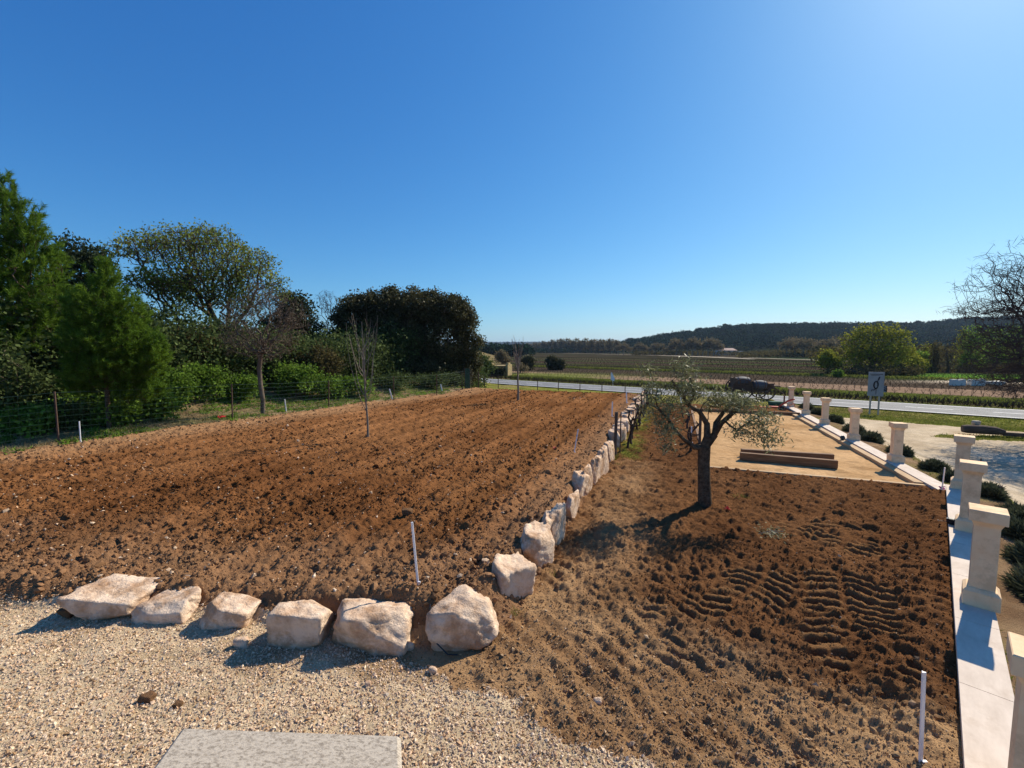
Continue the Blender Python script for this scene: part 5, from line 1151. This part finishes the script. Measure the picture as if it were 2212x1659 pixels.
# ruined hut
hc = PZ(D(1250), D(938), -1.1); hx, hy = hc[0], hc[1]
h_ = empty('ruined_hut', (hx, hy, -1.1), R(-18), 'small ruined stone hut with a yellow end wall and ivy on its front', 'hut')
m = MB(); m.box((-.1, 1.0, .8), (2.9, .35, 1.6)); m.box((-1.4, .1, .75), (.3, 1.9, 1.5)); m.box((1.35, .1, .8), (.35, 2.0, 1.6)); m.box((1.35, -.1, 1.7), (.33, .9, .3)); m.box((-1.35, .3, 1.6), (.3, .8, .25)); m.box((-.1, -.85, .6), (2.4, .3, 1.2)); m.build('wall', M['stonew'], h_)
m = MB(); m.box((-.05, .3, 1.42), (2.4, 1.7, .1), tilt=Matrix.Rotation(.05, 3, 'X')); m.build('roof', M['stonew'], h_)
rs_ = np.random.default_rng(3); C = np.stack([rs_.uniform(-1.6, 1.2, 260), rs_.uniform(-1.5, -1.0, 260), rs_.uniform(0, 1.2, 260)], -1); V, T = leaves(C, 14, .12, .16, .7, rs=rs_); mk('ivy', V, T, M['holm'], h_)
# white blocks by the stream
for (u, w_, lb) in [(2393, 31, 'left low white block wall by the stream trees'), (2440, 34, 'right low white block wall with a white dome on it')]:
    p = PZ(D(u), D(963), -1.15); k = p[1] / 1090; o = empty('white_block', (p[0], p[1], -1.15), 0, lb, 'block wall', 'white block walls by the stream')
    m = MB(); m.box((0, 0, .28), (w_ * k, .5, .60)); m.box((-w_ * k * .3, .01, .6), (w_ * k * .36, .47, .08)); m.box((w_ * k * .36, .01, .6), (w_ * k * .24, .46, .12)); m.build('wall', M['white'], o)
    if u > 2400: m = MB(); m.lathe([(.22, 0), (.2, .07), (.13, .13), (.05, .16), (0, .165)], (.5, 0, .6), 14, None, False); m.build('dome', M['white'], o, True)
P_, T_ = rock_mesh((1.8, 1.0, .5), 77, 3); p = PZ(D(2485), D(960), -1.1); o = mk('white_rubble', P_, T_, M['white'], smooth=True); o.location = (p[0], p[1], -1.0); tag(o, 'heap of pale rubble right of the white blocks', 'rubble')
# house
hd = 285.; p0, p1 = PD(D(1799), D(886), hd), PD(D(1836), D(886), hd); hh = PD(D(1815), D(876), hd)[2] - p0[2]; hw = p1[0] - p0[0]
h_ = empty('farmhouse', ((p0[0] + p1[0]) / 2, hd, p0[2] - .5), R(-12), 'small pale farmhouse with a low tiled roof at the foot of the pine hill', 'house')
m = MB(); m.box((0, 0, (hh + .5) / 2), (hw, 7, hh + .5)); m.box((hw * .75, 1, 1.3), (hw * .5, 5, 2.6)); m.box((-hw * .62, -2, 1.6), (hw * .3, 4, 3.2)); m.build('wall', M['plaster'], h_)
m = MB(); z1 = hh + .5; m.add([(-hw / 2 - .4, -3.9, z1), (hw / 2 + .4, -3.9, z1), (hw / 2 + .4, 3.9, z1), (-hw / 2 - .4, 3.9, z1), (-hw / 2 + 1.5, 0, z1 + 1.5), (hw / 2 - 1.5, 0, z1 + 1.5)], [(0, 1, 5, 4), (2, 3, 4, 5)], [(1, 2, 5), (3, 0, 4)]); m.build('roof', M['tile'], h_)
for k in (-.3, 0.02, .33):
    m = MB(); m.box((hw * k, -3.52, 2.3), (.9, .1, 1.3)); m.build('window', M['glassd'], h_)
def ordw(n):
    o1 = ['', 'first', 'second', 'third', 'fourth', 'fifth', 'sixth', 'seventh', 'eighth', 'ninth', 'tenth', 'eleventh', 'twelfth', 'thirteenth', 'fourteenth', 'fifteenth', 'sixteenth', 'seventeenth', 'eighteenth', 'nineteenth', 'twentieth']
    if n <= 20: return o1[n]
    if n == 30: return 'thirtieth'
    return ('twenty-' if n < 30 else 'thirty-') + o1[n % 10]
# plane trees and poplars
def proto(kind, seed):
    rs = np.random.default_rng(seed)
    if kind == 'plane': E = [(0, 0, 5.2, 3.1, 3.1, 2.4), (1.2, .4, 4.6, 2.2, 2.2, 1.7), (-1.3, -.3, 4.8, 2.2, 2.2, 1.7)]; n, lm, sz = 130, 'brownt', .55
    elif kind == 'poplar': E = [(0, 0, 5.4, 1.8, 1.8, 3.2), (.5, 0, 4, 1.6, 1.6, 2.2)]; n, lm, sz = 110, 'brownt', .6
    else: E = [(0, 0, 6.5, 3.6, 3.6, 1.7), (1.4, 0, 6.2, 2.4, 2.4, 1.4), (-1.6, .4, 6.1, 2.2, 2.2, 1.3)]; n, lm, sz = 150, 'forest', .7
    P_ = ell_pts(E, n, .45, rs); seeds = [((0, 0, -.5), -1), ((.1, 0, 1.3), 0), ((0, .1, 2.6), 1, True)]; A, PR = grow(seeds, P_, 1.2, .2, .15, 0, rs); r, _ = radii(A, PR, .03, 2.2); r[:3] = .28
    V, Q = limbs(A, PR, r, .028); o1 = mk('trunk', V, Q, M['barkp' if kind == 'plane' else 'twigd'], None, True)
    C = A[r < .05]; V, T = leaves(C, 9 if kind != 'umbrella' else 16, .45, sz, .7, rs=rs); o2 = mk('crown', V, T, M[lm]); return o1, o2
PRO = {}
def place(kind, v_, name, label, cat, grp, loc, s, rz):
    key = (kind, v_ % 3)
    root = empty(name, loc, rz, label, cat, grp); root.scale = (s[0], s[0], s[1])
    if key not in PRO:
        PRO[key] = proto(kind, 500 + hash(kind) % 7 * 0 + v_ % 3 + len(kind)); a, b = PRO[key]
    else: a, b = [k.copy() for k in PRO[key]]; COL.objects.link(a); COL.objects.link(b)
    a.parent = root; b.parent = root
def gz(x, y): return float(height(np.array([x], float), np.array([y], float), False)[0])
k = 0
pu = list(np.arange(1545, 1800, 13.2)); wl = ['pale', 'brown', 'grey brown']
for i, u in enumerate(pu):
    d = float(np.interp(u, [1545, 1800], [300, 245])); x = (u - 1280) / 1090 * d; s = .95 + .25 * math.sin(i * 1.9) + (.35 if u > 1680 else 0)
    place('plane', i, 'plane_tree', 'budding plane tree in the row along the farm track, %s from the left' % ordw(i + 1), 'plane tree', 'plane trees along the farm track', (x, d, -1.25), (s * .85, s * .95), i * 1.3)
for i, u in enumerate(np.arange(1312, 1545, 7.6)):
    d = float(np.interp(u, [1312, 1545], [520, 345])) + 8 * math.sin(i * 3.1); x = (u - 1280) / 1090 * d; s = float(np.interp(u, [1312, 1400, 1545], [1.1, 1.55, 1.25])) * (1 + .1 * math.sin(i * 2.3))
    place('poplar', i, 'poplar', 'brown leafless poplar in the long grove, %s from its left end' % ordw(i + 1), 'poplar', 'leafless poplars of the long grove', (x, d, -1.25), (s * 1.25, s * 1.05), i * 2.1)
for i, u in enumerate(np.arange(1965, 2140, 21)):
    d = 200 + 6 * math.sin(i * 2.2); x = (u - 1280) / 1090 * d; s = 1.15 + .12 * math.sin(i * 1.3)
    place('plane', i + 1, 'plane_tree', 'large brown tree in front of the pine hill, %s from the left' % ordw(i + 1), 'tree', 'large brown trees below the pine hill', (x, d, gz(x, d) - .3), (s, s), i)

# ------------------------------------------------------------------ hills with forest
US = np.array([1180, 1290, 1450, 1540, 1600, 1667, 1740, 1805, 1900, 1967, 2030, 2083, 2150, 2199, 2315, 2360, 2407, 2546, 2700, 3000]); VS = np.array([880, 874, 868, 862, 853, 840, 829, 820, 817, 818, 817, 815, 816, 814, 814, 808, 803, 799, 790, 780.])
TZ = (US - 1280) / 1090
def hillz(x, y):
    t = x / np.maximum(y, 1); r1 = 610.; v = np.interp(t, TZ, VS); zr = 2.8 + (872 - v) / 1090 * r1 - 7.5; f = sst(np.interp(t, [.4, .6], [390, 330]), r1, y)
    return -1.3 + (np.maximum(zr, -1.3) + 1.3) * f * (1 - .2 * sst(610, 1200, y)) + 2.2 * fbm(x * .02, y * .02, 3, 400) * f
def sheet(name, x0, x1, y0, y1, nx, ny, fz, mt, tint):
    t = np.linspace(x0, x1, nx); y = np.linspace(y0, y1, ny); X = y[:, None] * t[None]; Y = np.repeat(y[:, None], nx, 1); Z = fz(X, Y); i = np.arange(nx * ny).reshape(ny, nx)
    Q = np.stack([i[:-1, :-1], i[:-1, 1:], i[1:, 1:], i[1:, :-1]], -1).reshape(-1, 4); o = mk(name, np.stack([X, Y, Z], -1).reshape(-1, 3), Q, M[mt], smooth=True, tint=tint); o['kind'] = 'structure'; return o
sheet('pine_hill', -.05, 1.75, 325, 1150, 200, 90, hillz, 'farg', (.028, .036, .018))
def canopy(name, n, t0, t1, y0, y1, fz, R_, hh, mt, label, k=34, test=None, size=1.5, flat=.75):
    t = rng.uniform(t0, t1, n); y = np.sqrt(rng.uniform(y0 ** 2, y1 ** 2, n)); x = t * y
    if test is not None: m_ = test(x, y); x, y = x[m_], y[m_]
    n = len(x); z = fz(x, y); rr = R_ * rng.uniform(.5, 1.6, n); h = hh * rng.uniform(.7, 1.25, n)
    d = rng.normal(size=(n, k, 3)); d[..., 2] = np.abs(d[..., 2]) - .35; d /= np.linalg.norm(d, axis=2)[..., None]
    c = np.stack([x, y, z + h - rr * .3], -1)[:, None] + d * (rr[:, None] * rng.uniform(.8, 1.08, (n, k)))[..., None] * np.array((1, 1, flat)); c = c.reshape(-1, 3)
    V, T = leaves(c, 1, .1, size, .8); o = mk(name, V, T, M[mt]); return tag(o, label, None, None, 'stuff')
canopy('pine_forest', 5200, .2, 1.45, 345, 640, hillz, 4.8, 7.5, 'forest', 'dense dark pine forest covering the hill', 40, lambda x, y: hillz(x, y) > -.4, 1.7)
UM = []; u_ = 1575.; rr_ = random.Random(12)
while u_ < 2400: UM.append(u_); u_ += rr_.uniform(16, 48)
for i, u in enumerate(UM):
    d = 600. + rr_.uniform(-12, 12); x = (u - 1280) / 1090 * d; k_ = rr_.uniform(.9, 1.9)
    place('umbrella', i, 'umbrella_pine', 'flat topped pine standing out on the hill crest, %s from the left' % ordw(i + 1), 'umbrella pine', 'pines standing out on the hill crest', (x, d, float(hillz(np.array([x]), np.array([d]))[0]) - .5), (k_, rr_.uniform(1.25, 1.6)), i * 1.7)
# low wooded rise at the left and scrub by the hill foot
def lowz(x, y): return -1.2 + 0 * x
canopy('left_wood', 420, -.08, .035, 215, 300, lowz, 3.6, 4.0, 'forest', 'dark wood left of the poplar grove', 40, None, 1.1)
canopy('grove_understory', 500, .02, .3, 400, 560, lowz, 3, 2.5, 'forest', 'dark undergrowth beneath the poplar grove', 26, None, 1.3)
canopy('scrub_slope', 900, .52, .78, 190, 300, lambda x, y: height(x, y, False), 1.5, 1.2, 'scrub', 'grey green scrub on the slope beside the farmhouse', 26, None, .7)
canopy('hedge_line', 260, .28, .52, 262, 300, lowz, 1.8, 1.6, 'scrub', 'low hedges behind the plane tree row', 26, None, .7)
canopy('riverside_scrub', 500, .7, 1.35, 95, 150, lambda x, y: height(x, y, False), 2.6, 3.2, 'scrub', 'brown green thicket beyond the stream trees', 30, None, .7)
def ridgez(x, y): return -1.5 + 36 * sst(2300, 3000, y) * (1 + .1 * fbm(x * .0012, y * .0012, 3, 401)) * (1 - sst(.16, .42, x / y))
sheet('distant_ridge', -.9, .6, 2200, 3800, 160, 30, ridgez, 'farg', (.03, .04, .02))
canopy('distant_forest', 3800, -.12, .35, 2450, 3100, ridgez, 13, 8, 'forest', 'far blue wooded ridge on the horizon', 20, lambda x, y: ridgez(x, y) > 2, 8)

# thicket closing the wood behind the fence
def bankz(x, y): return height(x, y, False)
def inwood(x, y): l_ = np.interp(y, FY, FX) - x; return (l_ > 4.5) & (l_ < 16)
n_ = 2600; yy = rng.uniform(11, 40, n_); xx = np.interp(yy, FY, FX) - rng.uniform(4.5, 12, n_); kp_ = (xx / yy < -.07); xx, yy = xx[kp_], yy[kp_]; n_ = len(xx)
zz = height(xx, yy, False); rr_ = rng.uniform(.5, 1.0, n_); hh_ = rng.uniform(.3, 2.4, n_) * np.clip(1.15 + .5 * fbm(xx * .3, yy * .3, 2, 500), .5, 1.6)
d_ = rng.normal(size=(n_, 70, 3)); d_ /= np.linalg.norm(d_, axis=2)[..., None]; c_ = (np.stack([xx, yy, zz + hh_], -1)[:, None] + d_ * (rr_[:, None] * rng.uniform(.5, 1.05, (n_, 70)))[..., None]).reshape(-1, 3)
V, T = leaves(c_, 1, .05, .13, .8); o = mk('background_thicket', V, T, M['darkbush']); tag(o, 'dark tangled undergrowth filling the wood behind the fence', None, None, 'stuff')

# ------------------------------------------------------------------ big bare tree at the right
bt = (21.5, 16.4, -.7)
Eb = [(27, 20.8, 5.8, 5.0, 4.6, 3.0), (24.6, 20.4, 5.9, 2.2, 2.2, 1.5), (22.6, 20.3, 4.6, 2.1, 2, .55), (23.5, 20.3, 3.2, 2.3, 2.4, 1.0), (23.2, 20, 1.9, 1.7, 2.2, 1.2), (25, 20.5, 1.3, 2.2, 2.2, 1.2), (30.5, 20.8, 8.5, 4, 4, 4)]
Eb = [(e[0] * .79, e[1] * .79, 2.8 + (e[2] - 2.8) * .79, e[3] * .79, e[4] * .79, e[5] * .79) for e in Eb]
tree('bare_tree', 'big leafless tree reaching in from the right edge with drooping fine twigs', 'tree', 0, 0, 0, Eb[:1] + Eb[1:-1] * 3 + Eb[-1:], 6200, None, 'twigd', None, .007, .34, kp=.3, step=.5, seed=61, base=bt, twigs=dict(n=3, sig=.1, size=.34, aspect=.035, droop=.2), shell=.55, jit=.2, ex=2.5, sag=-.25,
     seedpath=[((0, 0, -.3), -1), ((0, 0, 1.1), 0), ((-.05, 0, 2.2), 1, True), ((-.7, -.1, 3.1), 2), ((-1.6, -.3, 3.9), 3), ((-2.5, -.4, 4.5), 4), ((.2, 0, 3.4), 2), ((.1, 0, 4.8), 6), ((-.3, 0, 6.0), 7), ((-1.3, -.1, 2.9), 2), ((-2.4, -.3, 3.2), 9)])

# ------------------------------------------------------------------ haze
HAZE = 0.0001
if HAZE:
    m = MB(); m.box((0, 1500, 45), (9000, 8000, 96)); hz = m.build('haze', M['soil']); hz.data.materials.clear(); hm = bpy.data.materials.new('haze'); hm.use_nodes = True
    nn = hm.node_tree.nodes; nn.clear(); ou = nn.new('ShaderNodeOutputMaterial'); pv = nn.new('ShaderNodeVolumePrincipled'); pv.inputs['Color'].default_value = (.55, .72, 1, 1); pv.inputs['Density'].default_value = HAZE; pv.inputs['Anisotropy'].default_value = .2
    hm.node_tree.links.new(pv.outputs[0], ou.inputs['Volume']); hz.data.materials.append(hm); hz['kind'] = 'stuff'
